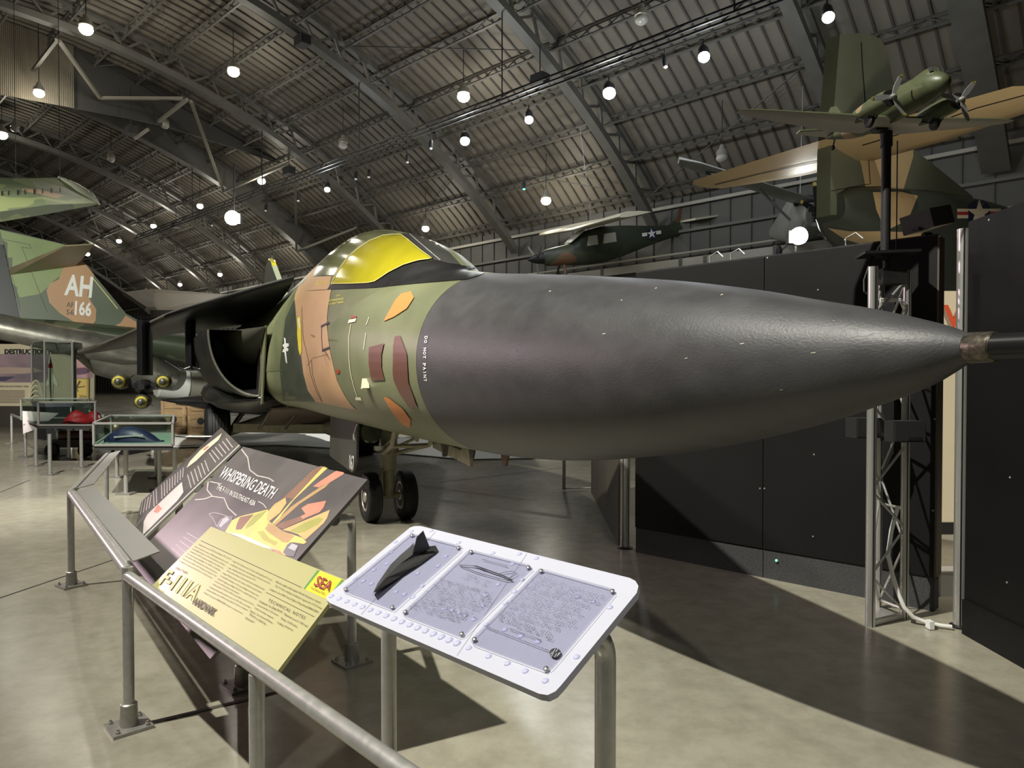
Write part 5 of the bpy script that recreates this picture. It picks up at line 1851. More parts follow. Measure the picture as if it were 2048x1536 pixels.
gs.text('F-111A', q4(487, 958), q4(690, 1062), (22, -30), 'title_lettering', M_CINK, .0033, bold=.018)
gs.text('AARDVARK', q4(683, 1075), q4(808, 1150), (9, -14), 'name_lettering', M_INK, bold=.03)
M_SEAG = mat('badge_green', (.10, .26, .05), .5)
gs.poly([q3(*p) for p in ((1340, 92), (1740, 248), (1480, 585), (1105, 415))], 'badge_panel', mat('badge_bright_yellow', (.86, .68, .02), .45))
gs.poly([q3(*p) for p in ((1325, 82), (1365, 99), (1112, 418), (1085, 398))], 'badge_stripe', M_SEAG)
gs.poly([q3(*p) for p in ((1735, 243), (1776, 260), (1510, 562), (1470, 584))], 'badge_stripe', M_SEAG)
gs.text('SEA', q3(1245, 345), q3(1515, 448), (92 / 8.533, -170 / 8.533), 'badge_lettering', mat('badge_maroon', (.30, .03, .03), .5), .007, bold=.015)
gs.text('Southeast Asia', q3(1195, 392), q3(1440, 505), (26 / 8.533, -42 / 8.533), 'badge_lettering', M_INK, .007)
# brackets that carry the board on the rail posts
for a in (.2, .8):
    TL, TR, BR, BL = gs.c
    q = BL.lerp(BR, a)
    p = TL.lerp(TR, a).lerp(q, .5)
    MB().tube([q - gs.n * .03 + V3((0, 0, .02)), p - gs.n * .03], .012, 8).build('bracket', M_STEEL, gs.t, world=True)

# --------------------------------------------------------------- white tactile sign
q6 = zz(620, 1020, 2.926)
M_BS = mat('sign_white_lavender', (.53, .54, .63), .42, noise=(3, .03))
out = [q6(*p) for p in ((585, 103), (610, 94), (645, 93), (1870, 397), (1905, 415), (1922, 445), (1912, 485), (1470, 1025), (1435, 1062), (1390, 1083), (1340, 1075), (118, 545), (98, 528), (97, 508), (115, 488))]
bs = Sign('tactile_sign', 'white tactile braille sign with a black model jet and three clear plates', [(826, 1050), (1283, 1160), (1093, 1397), (648, 1200)], 1.146, .998, M_BS, .016, outline=out)
M_PLATE = mat('clear_plate_lavender', (.64, .65, .74), .18, coat=.6)
M_SEAM = mat('print_seam', (.32, .33, .40), .5)
M_SCREW = mat('screw_steel', (.35, .35, .34), .3, .8)
for L in (((735, 125), (300, 610)), ((1270, 255), (860, 850))):
    bs.line([q6(*p) for p in L], .9, 'printed_seam', M_SEAM, .0006)
M_DOME = mat('print_rivet', (.46, .47, .66), .5)


def dome(u, v, r, nm='rivet_dome'):
    c = bs.at(u, v, 0)
    MB().lathe([(0.0, r), (r * .22, r * .86), (r * .38, r * .5), (r * .42, .0005)], c, bs.n, 12, False).build(nm, M_DOME, bs.t, smooth=60, world=True)


for i in range(17):
    t = i / 16
    dome(*q6(125 + 735 * t, 505 + 275 * t ** 1.05), .0085 + .002 * t)
for i in range(8):
    t = i / 7
    if i in (4,):
        continue
    dome(*q6(265 + 335 * t, 402 + 108 * t), .0085)
for x, y in ((375, 352), (450, 316), (475, 250), (595, 125), (710, 122), (795, 272), (750, 328), (655, 445), (630, 372), (870, 193), (1070, 253), (1225, 258), (1325, 283), (1185, 317), (1240, 410), (1195, 478), (1100, 437), (1010, 562), (1030, 500), (1145, 545),
             (1030, 670), (960, 640), (910, 618), (870, 602), (830, 590), (790, 578), (930, 808), (1045, 857), (1155, 898), (1260, 943), (1377, 1000), (1560, 860), (1655, 538), (1755, 570), (1565, 508), (1140, 700), (1235, 738), (1335, 772), (500, 188)):
    dome(*q6(x, y), .0080)
PL = (((592, 140), (890, 216), (880, 240), (490, 590), (465, 580), (200, 478), (195, 462)), ((935, 236), (1285, 326), (1303, 345), (905, 735), (880, 745), (560, 625), (542, 608), (560, 590)), ((1345, 347), (1770, 466), (1788, 490), (1420, 925), (1385, 947), (960, 790), (945, 770), (960, 748)))
for P in PL:
    MB().prism([bs.at(*q6(*p), .0015) for p in P], bs.n * .004).build('clear_plate', glass('plate_acrylic', (.93, .93, .97), .90), bs.t, world=True)
    bs.line([q6(*p) for p in P] + [q6(*P[0])], .8, 'plate_edge', M_SEAM, .0056)
for x, y in ((597, 150), (868, 222), (482, 570), (210, 465), (943, 246), (1278, 337), (888, 726), (558, 597), (1353, 358), (1770, 476), (1382, 930), (963, 758)):
    MB().lathe([(0, .0058), (.003, .0055), (.0045, .003), (.0046, .0005)], bs.at(*q6(x, y), .0055), bs.n, 10).build('screw', M_SCREW, bs.t, smooth=30, world=True)
# tactile dots: rows of raised cells on the two right-hand plates (too many and too small to pick apart)
M_DOT = mat('tactile_dot', (.26, .27, .33), .5)


def dots(P00, P10, P01, rows, cells, name='tactile_dots', gaps=()):
    mb = MB()
    for r in range(rows):
        if r in gaps:
            continue
        fr = r / (rows - 1)
        used = int(cells * random.uniform(.82, 1.0))
        for c in range(used):
            if random.random() < .13:
                continue
            for dy in range(3):
                for dx in range(2):
                    if random.random() < .47:
                        continue
                    a = (c + dx * .38) / cells
                    b = fr + dy * .26 / (rows - 1)
                    x = P00[0] + (P10[0] - P00[0]) * a + (P01[0] - P00[0]) * b
                    y = P00[1] + (P10[1] - P00[1]) * a + (P01[1] - P00[1]) * b
                    mb.lathe([(0, .0013), (.0007, .0010), (.0010, .0001)], bs.at(*q6(x, y), .0056), bs.n, 5, False)
    o = mb.build(name, M_DOT, bs.t, world=True)
    o['kind'] = 'stuff'


dots((925, 372), (1080, 425), (905, 388), 2, 10)
dots((765, 398), (1125, 500), (590, 560), 10, 28)
dots((1330, 380), (1750, 512), (1130, 580), 8, 30)
dots((1105, 600), (1450, 735), (1095, 622), 2, 26)
M_BINK = mat('print_black', (.02, .02, .025), .5)
q7 = zz(880, 1080, 8.535)
bs.line([q7(*p) for p in ((330, 425), (450, 430), (560, 440), (620, 442), (720, 490), (900, 545), (1180, 650), (1240, 690), (1150, 690), (1000, 655), (880, 620), (720, 580), (600, 540), (480, 490), (380, 452), (330, 425))], 1.1, 'printed_outline', M_BINK, .0062)
bs.line([q7(*p) for p in ((1010, 575), (1130, 545), (1230, 530), (1335, 565), (1190, 645))], 1.0, 'printed_outline', M_BINK, .0062)
bs.line([q7(*p) for p in ((610, 442), (740, 485), (900, 545), (1060, 600), (1240, 688))], 2.2, 'printed_outline', M_BINK, .0063)
bs.line([q7(*p) for p in ((560, 442), (620, 455), (700, 475))], .8, 'printed_outline', M_BINK, .0063)
bs.line([q7(*p) for p in ((690, 515), (680, 570), (740, 580), (760, 510))], .4, 'printed_outline', M_BINK, .0063)
bs.text('General Dynamics F-111A Aardvark', q7(715, 338), q7(1155, 458), (1.0, -2.2), 'plate_lettering', M_BINK, .0060, bold=.03)
bs.text('General Dynamics F-111A Aardvark', q6(1165, 698), q6(1353, 766), (1.0, -2.6), 'plate_lettering', M_BINK, .0060, bold=.03)
bs.text('Braille plaques provided by the American Printing House for the Blind', q6(1028, 686), q6(1398, 828), (1.0, -2.6), 'plate_lettering', M_BINK, .0060, bold=.03)
c = q6(1435, 836)
bs.poly([(c[0] + math.cos(a) * 11.5, c[1] + math.sin(a) * 9.5) for a in [2 * PI * k / 22 for k in range(22)]], 'round_logo', M_BINK, .0060)
for dx, y0, y1 in ((-5.5, 7, -3), (0.5, 8.5, 1), (5.5, 7, 0), (-2.5, -1, -8), (2.5, -2, -8), (-8, 3, -2), (8, 4, -1)):
    bs.line([(c[0] + dx - 2, c[1] + y0), (c[0] + dx + 2.5, c[1] + y1)], 1.0, 'logo_slit', M_BS, .0064)
# black model jet in relief
M_MODEL = mat('model_black', (.018, .018, .018), .42, bump=(160, .25, .002))
nose = bs.at(*q6(370, 485), .012)
out = [(370, 485), (395, 430), (470, 320), (530, 262), (585, 215), (607, 190), (603, 238), (640, 232), (690, 212), (735, 208), (750, 235), (735, 250), (640, 320), (540, 385), (430, 455)]
rid = [(370, 483), (440, 400), (520, 320), (600, 262), (690, 218)]
mb = MB()
lowp = [bs.at(*q6(*p), .006) for p in out]
mid = [bs.at(*q6(*p), .024) for p in rid]
b0 = len(out)
mb.v = lowp + mid
L_ = [0, 1, 2, 3, 4, 5, 6]
R_ = [0, 14, 13, 12, 11, 10, 9, 8, 7, 6]


def strip(side, ridge):
    i = j = 0
    while i < len(side) - 1 or j < len(ridge) - 1:
        fi = (i + 1) / max(1, len(side) - 1)
        fj = (j + 1) / max(1, len(ridge) - 1)
        if j >= len(ridge) - 1 or (i < len(side) - 1 and fi <= fj):
            mb.f.append((side[i], side[i + 1], ridge[j]))
            i += 1
        else:
            mb.f.append((side[i], ridge[j + 1], ridge[j]))
            j += 1


RG = [b0 + k for k in range(5)]
strip(L_, RG)
strip(R_, RG)
mb.build('model_jet', M_MODEL, bs.t, world=True)
f0, f1 = bs.at(*q6(598, 262), .02), bs.at(*q6(700, 218), .02)
ft = bs.at(*q6(660, 190), .02)
up = bs.n
e = (f1 - f0)
MB().prism([f0, f1, f0 + e * .95 + up * .050 + V3((0, 0, .006)), f0 + e * .55 + up * .046], e.cross(up).normalized() * .004).build('model_fin', M_MODEL, bs.t, world=True)
# legs of the tactile sign: two tubes bent over to meet the board
for u, wpx, tp, side in ((1212, 43, (1150, 1270), 1), (776, 31, (800, 1180), -1)):
    Y = .049 * FPX / wpx
    x = (u - CX) / FPX * Y
    tgt = bs.at(*tp, -.02)
    e = V3((tgt.x - x, tgt.y - Y, 0))
    L = min(.10, e.length)
    e.normalize()
    z0 = tgt.z - .09
    pp = [V3((x, Y, .04)), V3((x, Y, z0))]
    for k in range(1, 8):
        a = k / 7 * PI / 2
        pp.append(V3((x, Y, z0)) + e * (.075 * (1 - math.cos(a))) + V3((0, 0, .075 * math.sin(a))))
    pp.append(V3((tgt.x, tgt.y, z0 + .076)))
    MB().tube(pp, .0245, 24).build('post', M_STEEL, bs.t, smooth=50, world=True)
    post_base(bs.t, x, Y, rz1, 1.15)

# ================================================================== black partitions, truss tower, model plane
M_PANEL = mat('partition_black', (.0068, .0068, .0073), .55, noise=(1.2, .15), spec=.25)
M_KICK = mat('kick_carpet_grey', (.060, .060, .062), .95, noise=(160, .6), bump=(220, .5, .004))
M_ENDT = mat('partition_end_brown', (.085, .068, .052), .5)
PH = 2.6
PA, PB = ground(1270, 1105), ground(1867, 1224)
pd = (PB - PA).normalized()
pn = V3((-pd.y, pd.x, 0))
if pn.y < 0:
    pn = -pn
pt = thing('display_partition', 'long black partition wall behind the nose, with grey kick board', 'partition', PA)
pt['kind'] = 'thing'
k = (1527 - CX) / FPX
tt = (PA.x - k * PA.y) / (k * pd.y - pd.x)
L = (PB - PA).length
for a, b in ((0, tt - .003), (tt + .003, L)):
    p, q = PA + pd * a, PA + pd * b
    MB().prism([p + V3((0, 0, .24)), q + V3((0, 0, .24)), q + V3((0, 0, PH)), p + V3((0, 0, PH))], pn * .03).build('panel', M_PANEL, pt, world=True)
    MB().prism([p + pn * .012, q + pn * .012, q + pn * .012 + V3((0, 0, .236)), p + pn * .012 + V3((0, 0, .236))], pn * .12).build('kick_board', M_KICK, pt, world=True)
MB().prism([PA + pn * .03 + V3((0, 0, .24)), PB + pn * .03 + V3((0, 0, .24)), PB + pn * .03 + V3((0, 0, PH - .03)), PA + pn * .03 + V3((0, 0, PH - .03))], pn * .10).build('core', M_BLACK, pt, world=True)
MB().prism([PB + pd * .001 + V3((0, 0, .24)), PB + pd * .001 + pn * .14 + V3((0, 0, .24)), PB + pd * .001 + pn * .14 + V3((0, 0, PH)), PB + pd * .001 + V3((0, 0, PH))], pd * .012).build('end_trim', M_ENDT, pt, world=True)
MB().beam(PA + V3((0, 0, PH + .006)) + pn * .015, PB + V3((0, 0, PH + .006)) + pn * .015, .03, .012).build('top_trim', M_DARKSTEEL, pt, world=True)
for u, v in ((1520, 977), (1529, 977), (1628, 909), (1626, 1073), (1636, 580), (1535, 516), (1866, 1021), (1870, 838), (1880, 472), (1690, 480)):
    p = on_plane(u, v, PA, pn)
    MB().lathe([(0, .007), (.003, .006), (.004, .001)], p - pn * .0005, -pn, 8).build('screw', M_STEEL, pt, world=True)
p = on_plane(1553, 1121, PA, pn)
MB().lathe([(0, .011), (.006, .010), (.01, .002)], p, -pn, 12).build('indicator_lens', mat('indicator_green', (.25, .75, .6), .3, emit=.8), pt, smooth=40, world=True)
# little clip hooks on the top edge
for u, v in ((1418, 512), (1690, 478), (1460, 500)):
    p = on_plane(u, v, PA, pn)
    p.z = PH + .01
    MB().tube([p + pn * .02, p + pn * .02 + V3((0, 0, .06)), p + pd * .07 + pn * .02 + V3((0, 0, .09)), p + pd * .12 + pn * .02 + V3((0, 0, .04))], .006, 6).build('top_hook', M_STEEL, pt, world=True)

# right-hand partition coming forward
RA, RB = ground(1928, 1267), V3((2.84, 1.9, 0))
rd = (RB - RA).normalized()
rn = V3((-rd.y, rd.x, 0))
if rn.x < 0:
    rn = -rn
rp = thing('display_partition', 'black partition wall cut by the right picture edge', 'partition', RA)
rp['kind'] = 'thing'
MB().prism([RA + V3((0, 0, .22)), RB + V3((0, 0, .22)), RB + V3((0, 0, PH)), RA + V3((0, 0, PH))], rn * .04).build('panel', M_PANEL, rp, world=True)
MB().prism([RA - rn * .015, RB - rn * .015, RB - rn * .015 + V3((0, 0, .22)), RA - rn * .015 + V3((0, 0, .22))], rn * .08).build('kick_board', M_PANEL, rp, world=True)
for u, v in ((1978, 440), (2014, 1165), (2020, 955), (1965, 1252)):
    q = on_plane(u, v, RA, rn)
    MB().lathe([(0, .007), (.003, .006), (.004, .001)], q, -rn, 8).build('screw', M_STEEL, rp, world=True)

# receding partition under the nose
CA_, CB_ = ground(1237, 1092), ground(1182, 985)
cd = (CB_ - CA_).normalized()
cn_ = V3((-cd.y, cd.x, 0))
if cn_.x < 0:
    cn_ = -cn_
cp = thing('display_partition', 'grey brown partition seen edge on below the nose', 'partition', CA_)
cp['kind'] = 'thing'
Lc = (CB_ - CA_).length
for i in range(3):
    p, q = CA_ + cd * (Lc * i / 3 + .004), CA_ + cd * (Lc * (i + 1) / 3 - .004)
    MB().prism([p, q, q + V3((0, 0, PH)), p + V3((0, 0, PH))], cn_ * .05).build('panel', mat('partition_taupe', (.10, .085, .065), .4, noise=(1.5, .2)), cp, world=True)


def round_post(name, label, u, v, r, h, par=None, m=M_STEEL):
    g = ground(u, v)
    t = thing(name, label, 'post', g)
    MB().tube([g + V3((0, 0, .0)), g + V3((0, 0, h))], r, 24).build('shaft', m, t, smooth=50, world=True)
    for s in (-1, 1):
        MB().beam(g + V3((s * r * .55, -r * .86, .0)), g + V3((s * r * .55, -r * .86, h)), .006, .006, up=(1, 0, 0)).build('groove', M_DARKSTEEL, t, world=True)
    MB().lathe([(0, r * 1.5), (.012, r * 1.5), (.02, r * 1.05)], g, (0, 0, 1), 20).build('foot', M_BLACK, t, world=True)
    return t


M_ALU = mat('bright_aluminium', (.62, .62, .59), .34, .75)
round_post('aluminium_post', 'thick bright aluminium post in the gap between the black partitions', 1920, 1254, .041, 2.58, m=M_ALU)
round_post('aluminium_post', 'aluminium post at the left end of the black partition, below the nose', 1250, 1096, .05, 2.55)

# cream graphic board glimpsed in the gap, pale stuff above
gb = thing('graphic_board', 'cream board with a red letter seen through the gap', 'sign', at_y(1900, 1045, 7.4))
q = [at_y(u, v, 7.4) for u, v in ((1840, 582), (1990, 582), (1990, 1045), (1840, 1045))]
MB().prism(q, (0, .04, 0)).build('board', mat('board_cream', (.66, .58, .43), .55, noise=(1, .06)), gb, world=True)
text_on('V', at_y(1886, 657, 7.38), V3((.22, 0, 0)), V3((0, 0, .245)), 'red_letter', mat('letter_red', (.62, .09, .03), .5), gb, bold=.03)
MB().prism([at_y(u, v, 7.38) for u, v in ((1840, 1045), (1990, 1045), (1990, 1070), (1840, 1070))], (0, .05, 0)).build('dark_foot', M_BLACK, gb, world=True)
wb = thing('white_box', 'small white box on the floor behind the gap', 'box', ground(1900, 1190))
q = ground(1897, 1192)
MB().box(q + V3((.04, .05, .09)), (.22, .14, .18)).build('carton', M_WHITE, wb, world=True)
MB().box(q + V3((.04, .05, .185)), (.225, .145, .012)).build('lid', M_WHITE, wb, world=True)

# ---- triangular truss tower
TL_, TK, TR_ = ground(1740, 1252), ground(1757, 1216), ground(1808, 1236)
tw = thing('truss_tower', 'triangular aluminium truss tower holding up the model plane', 'tower', TL_)
TWH = 2.34
for g, r in ((TL_, .031), (TR_, .027), (TK, .022)):
    MB().tube([g, g + V3((0, 0, TWH))], r, 20).build('leg', M_ALU, tw, smooth=50, world=True)
    MB().beam(g + V3((0, -r * .97, 0)), g + V3((0, -r * .97, TWH)), .006, .006, up=(1, 0, 0)).build('groove', M_DARKSTEEL, tw, world=True)
for A, B, n_, ph in ((TL_, TR_, 8, 0), (TK, TR_, 5, 1), (TL_, TK, 6, 0)):
    for i in range(n_):
        z0, z1 = .05 + (TWH - .1) * i / n_, .05 + (TWH - .1) * (i + 1) / n_
        p, q = (A, B) if (i + ph) % 2 else (B, A)
        MB().tube([p + V3((0, 0, z0)), q + V3((0, 0, z1))], .0085, 8).build('brace', M_STEEL, tw, smooth=50, world=True)
for z in (.06, .74, 1.3):
    MB().tube([TK + V3((0, 0, z)), TR_ + V3((0, 0, z))], .010, 8).build('cross_bar', M_ALU, tw, world=True)
MB().prism([TL_, TK, TR_], (0, 0, .012)).build('base_plate', M_ALU, tw, world=True)
MB().beam(TL_ + V3((0, 0, .02)), TR_ + V3((0, 0, .02)), .03, .03).build('base_bar', M_STEEL, tw, world=True)
tc_ = (TL_ + TK + TR_) / 3
MB().prism([tc_ + V3((-.2, -.1, TWH + .10)), tc_ + V3((.16, -.12, TWH + .11)), tc_ + V3((.20, .1, TWH + .11)), tc_ + V3((-.16, .12, TWH + .10))], (0, 0, .018)).build('top_plate', M_BLACK, tw, world=True)
MB().box(tc_ + V3((.02, 0, TWH - .04)), (.16, .12, .10)).build('junction_box', M_DARKSTEEL, tw, world=True)
MB().tube([tc_ + V3((0, 0, TWH)), tc_ + V3((0, 0, TWH + .1))], .03, 12).build('neck', M_BLACK, tw, world=True)
POLE = tc_ + V3((-.015, 0, 0))
MB().tube([POLE + V3((0, 0, TWH + .1)), POLE + V3((0, 0, 3.25))], .030, 18).build('pole', M_BLACK, tw, smooth=50, world=True)
MB().tube([POLE + V3((0, 0, 3.17)), POLE + V3((0, 0, 3.27))], .038, 18).build('pole_head', M_BLACK, tw, smooth=50, world=True)
MB().tube([POLE + V3((.09, .03, TWH + .1)), POLE + V3((.09, .03, 3.22))], .004, 6).build('cable', M_BLACK, tw, world=True)
cab = [at_y(1762, 488, 4.9), at_y(1742, 520, 4.8), at_y(1728, 560, 4.75), at_y(1728, 583, 4.7), at_y(1745, 596, 4.68)]
MB().tube(cab, .006, 6).build('cable', M_BLACK, tw, world=True)
for j in range(3):
    MB().tube([at_y(1760, 598 + j * 3, 4.7), at_y(1800, 598 + 2 * j, 4.72), at_y(1815 - 4 * j, 610 + 5 * j, 4.75), at_y(1816 - 7 * j, 628 + 4 * j, 4.75)], .006, 6).build('cable', M_WHITE, tw, world=True)
for u, v, Y, w, lab in ((1727, 855, 4.90, .185, 'small black loudspeaker box behind the left leg of the truss tower'), (1806, 862, 4.60, .225, 'small black loudspeaker box on the right leg of the truss tower')):
    p = at_y(u, v, Y)
    t = thing('loudspeaker', lab, 'loudspeaker', p, .12, group='small loudspeakers on the tower')
    MB().box((0, 0, 0), (w, .13, .135)).build('cabinet', mat('speaker_black', (.028, .028, .030), .45), t)
    MB().box((0, -.067, 0), (w * .94, .006, .122)).build('grille', mat('grille_black', (.022, .022, .024), .8), t)
    MB().box((.03, -.071, -.045), (.09, .006, .022)).build('terminal_plate', M_DARKSTEEL, t)
# white conduit looping from the tower to the floor
cw = thing('white_conduit', 'white flexible conduit curling from the tower onto the floor', 'conduit', ground(1840, 1245))
pts = [at_y(1796, 1012, 4.74), at_y(1783, 1060, 4.74), at_y(1776, 1110, 4.72), at_y(1785, 1150, 4.70), at_y(1798, 1190, 4.68), at_y(1808, 1214, 4.64), at_z(1826, 1234, .05), at_z(1850, 1244, .025), at_z(1880, 1251, .022), at_z(1904, 1254, .022)]
MB().tube(pts, .014, 10).build('hose', mat('conduit_white', (.7, .7, .66), .4), cw, smooth=60, world=True)
MB().box(at_z(1860, 1249, .03), (.03, .05, .05)).build('clip', M_WHITE, cw, world=True)
# box light on top of the partition
fbx = at_y(1862, 446, 5.0)
fl = thing('projector_box', 'grey black projector box tilted on top of the partition', 'projector', (fbx.x, fbx.y, PH))
Rm = Matrix.Rotation(-.25, 3, 'Y') @ Matrix.Rotation(.5, 3, 'Z')
MB().box(fbx + V3((0, 0.05, .03)), (.26, .22, .13), M=Rm).build('housing', mat('projector_grey', (.05, .05, .052), .5), fl, world=True)
MB().box(fbx + V3((0, 0.05, -.02)) , (.28, .05, .02), M=Rm).build('visor', M_BLACK, fl, world=True)
MB().beam(fbx + V3((.0, .05, -.06)), V3((fbx.x, fbx.y + .05, PH)), .05, .05).build('stand', M_BLACK, fl, world=True)

# ---- model of a twin-engined transport on the pole
MC = V3((POLE.x - .06, POLE.y, 3.365))
MA = V3((-.10, .995, 0.03)).normalized()      # aft
MS = V3((-MA.y, MA.x, 0)).normalized()        # its right wing, left in the picture
MU = MA.cross(MS)
if MU.z < 0:
    MU = -MU
md = thing('model_transport_plane', 'camouflaged twin propeller model plane mounted on the black pole', 'model plane', MC)


def mq(t, y, z):
    return MC + MA * t + MS * y + MU * z


M_MG = camo('model_camo', ((.075, .09, .042), (.09, .10, .05), (.08, .095, .045), (.30, .21, .125)), 2.2, .42, (4.3, .4, .2))
M_MW = mat('model_underside_grey', (.42, .40, .37), .4)
rings = []
for t, r, dz in ((-.66, .012, -.005), (-.645, .035, -.003), (-.60, .06, .004), (-.54, .078, .01), (-.46, .088, .012), (-.3, .092, .012), (.05, .09, .012), (.3, .07, .025), (.5, .04, .045), (.63, .012, .06)):
    rings.append([mq(t, r * math.cos(a), dz + r * 1.05 * math.sin(a)) for a in [2 * PI * k / 24 for k in range(24)]])
mf = MB().loft(rings, True).build('fuselage', M_MG, md, smooth=50, world=True)
rings = []
for t, w, zt in ((-.60, .03, .055), (-.56, .055, .105), (-.50, .062, .122), (-.40, .05, .115), (-.32, .03, .098)):
    rings.append([mq(t, w * math.cos(a), .05 + (zt - .05) * math.sin(a)) for a in [PI * k / 10 for k in range(11)]] + [mq(t, 0, .03)])
MB().loft(rings, True).build('cockpit_hump', M_MG, md, smooth=50, world=True)
for s in (-1, 1):
    for a, b in ((.008, .030), (.034, .050)):
        MB().prism([mq(-.578, s * a, .073), mq(-.572, s * b, .070), mq(-.556, s * b, .098), mq(-.560, s * a, .104)], MA * -.006 + MU * .003).build('cockpit_window', M_WIND, md, world=True)
for s in (1, -1):
    up_, lo_ = [], []
    for f in range(9):
        y = .0 + .97 * f / 8
        c = (.33 if y < .25 else .33 - .22 * (y - .25) / .72)
        if f == 8:
            c = .06
        le = -.20 + (.0 if y < .25 else .16 * (y - .25) / .72) + (.02 if f == 8 else 0)
        z = -.065 + max(0, y - .22) * .10
        th = .035 * c / .33
        up_.append([mq(le + c * x, s * y, z + th * h) for x, h in ((0, 0), (.05, .45), (.3, .9), (.7, .5), (1, 0))])
        lo_.append([mq(le + c * x, s * y, z + th * h) for x, h in ((0, 0), (.05, -.4), (.3, -.6), (.7, -.3), (1, 0))])
    wg = MB().grid(up_).build('wing', M_MG, md, smooth=40, world=True)
    MB().grid(lo_).build('wing_underside', M_MW, wg, smooth=40, world=True)
    nc = MB().lathe([(-.46, .034), (-.455, .050), (-.40, .057), (-.30, .056), (-.15, .045), (.05, .012)], mq(0, s * .22, -.045), MA, 20).build('engine_nacelle', M_MG, md, smooth=50, world=True)
    MB().lathe([(-.462, .048), (-.45, .020)], mq(0, s * .22, -.045), MA, 20).build('cowl_opening', M_BLACK, nc, world=True)
    hub = mq(-.49, s * .22, -.045)
    MB().lathe([(-.03, .006), (0, .014), (.03, .016)], hub, MA, 12).build('propeller_hub', M_STEEL, nc, smooth=40, world=True)
    for k in range(3):
        a = (1.95 if s > 0 else .15) + k * 2 * PI / 3
        e = MS * math.cos(a) + MU * math.sin(a)
        s2 = MS * -math.sin(a) + MU * math.cos(a)
        MB().prism([hub + e * .01 - s2 * .008, hub + e * .06 - s2 * .017, hub + e * .125 - s2 * .012, hub + e * .14, hub + e * .125 + s2 * .012, hub + e * .06 + s2 * .017, hub + e * .01 + s2 * .008], MA * .006).build('propeller_blade', mat('blade_silver', (.5, .5, .48), .35, .5), nc, world=True)
        MB().prism([hub + e * .128 - s2 * .012 - MA * .001, hub + e * .142 - MA * .001, hub + e * .128 + s2 * .012 - MA * .001], MA * -.002).build('blade_tip', M_YEL, nc, world=True)
    MB().lathe([(-.018, .03), (-.01, .042), (.01, .042), (.018, .03)], mq(-.26, s * .22, -.115), MS, 16).build('wheel', M_RUBBER, nc, smooth=40, world=True)
    for dy in (-.03, .03):
        MB().tube([mq(-.33, s * .22 + dy, -.07), mq(-.26, s * .22 + dy, -.115), mq(-.16, s * .22 + dy, -.07)], .005, 6).build('gear_strut', M_BLACK, nc, world=True)
    tpn = MB().prism([mq(.42, 0, .06), mq(.52, s * .27, .065), mq(.60, s * .26, .065), mq(.62, 0, .06)], MU * .012).build('tail_plane', M_MG, md, world=True)
    MB().prism([mq(.43, s * .01, .059), mq(.525, s * .26, .064), mq(.595, s * .255, .064), mq(.615, s * .01, .059)], MU * -.003).build('tail_plane_underside', M_MW, tpn, world=True)
MB().prism([mq(.36, -.005, .09), mq(.50, -.005, .25), mq(.58, -.005, .27), mq(.64, -.005, .22), mq(.64, -.005, .06)], MS * .01).build('fin', M_MG, md, world=True)
MB().tube([mq(.52, 0, .02), mq(.54, 0, -.03)], .006, 6).build('tail_wheel_leg', M_BLACK, md, world=True)
MB().lathe([(-.01, .014), (0, .02), (.01, .014)], mq(.545, 0, -.04), MS, 12).build('tail_wheel', M_RUBBER, md, world=True)
MB().box(mq(-.02, 0, -.085), (.08, .08, .03)).build('mount_block', M_BLACK, md, world=True)

# ================================================================== display cases, boards and floor pieces at the left
M_CASEF = mat('case_frame_alu', (.45, .44, .41), .35, .6)
M_CASEB = mat('case_floor', (.045, .045, .042), .5)


def case(name, label, corners, z0, z1, legs, zleg, slab=None):
    """glass case on legs; corners: four ground points (front left, front right, back right, back left)"""
    c = [V3((p[0], p[1], 0)) for p in corners]
    ctr = sum(c, V3()) / 4
    t = thing(name, label, 'display case', (ctr.x, ctr.y, 0))
    up = lambda p, z: V3((p.x, p.y, z))
    MB().prism([up(p, z0 - .07) for p in c], (0, 0, .05)).build('tray', mat('case_tray_dark', (.03, .03, .03), .5), t, world=True)
    MB().prism([up(p, z0 - .018) for p in [q.lerp(ctr, .02) for q in c]], (0, 0, .012)).build('case_floor', slab or M_CASEB, t, world=True)
    for i in range(4):
        a, b = c[i], c[(i + 1) % 4]
        MB().prism([up(a, z0), up(b, z0), up(b, z1), up(a, z1)], ((ctr - (a + b) / 2).normalized()) * .006).build('pane', M_GLASS, t, world=True)
        for z in (z0, z1):
            MB().beam(up(a, z), up(b, z), .03, .03).build('frame_bar', M_CASEF, t, world=True)
        MB().beam(up(a, z0), up(a, z1), .03, .03).build('frame_bar', M_CASEF, t, world=True)
    MB().prism([up(p, z1) for p in c], (0, 0, .006)).build('top_pane', M_GLASS, t, world=True)
    for (x, y) in legs:
        MB().tube([(x, y, .02), (x, y, zleg)], .03, 12).build('leg', M_STEEL, t, smooth=50, world=True)
        MB().box((x, y, .012), (.2, .2, .024)).build('leg_foot', M_BASE, t, world=True)
    return t


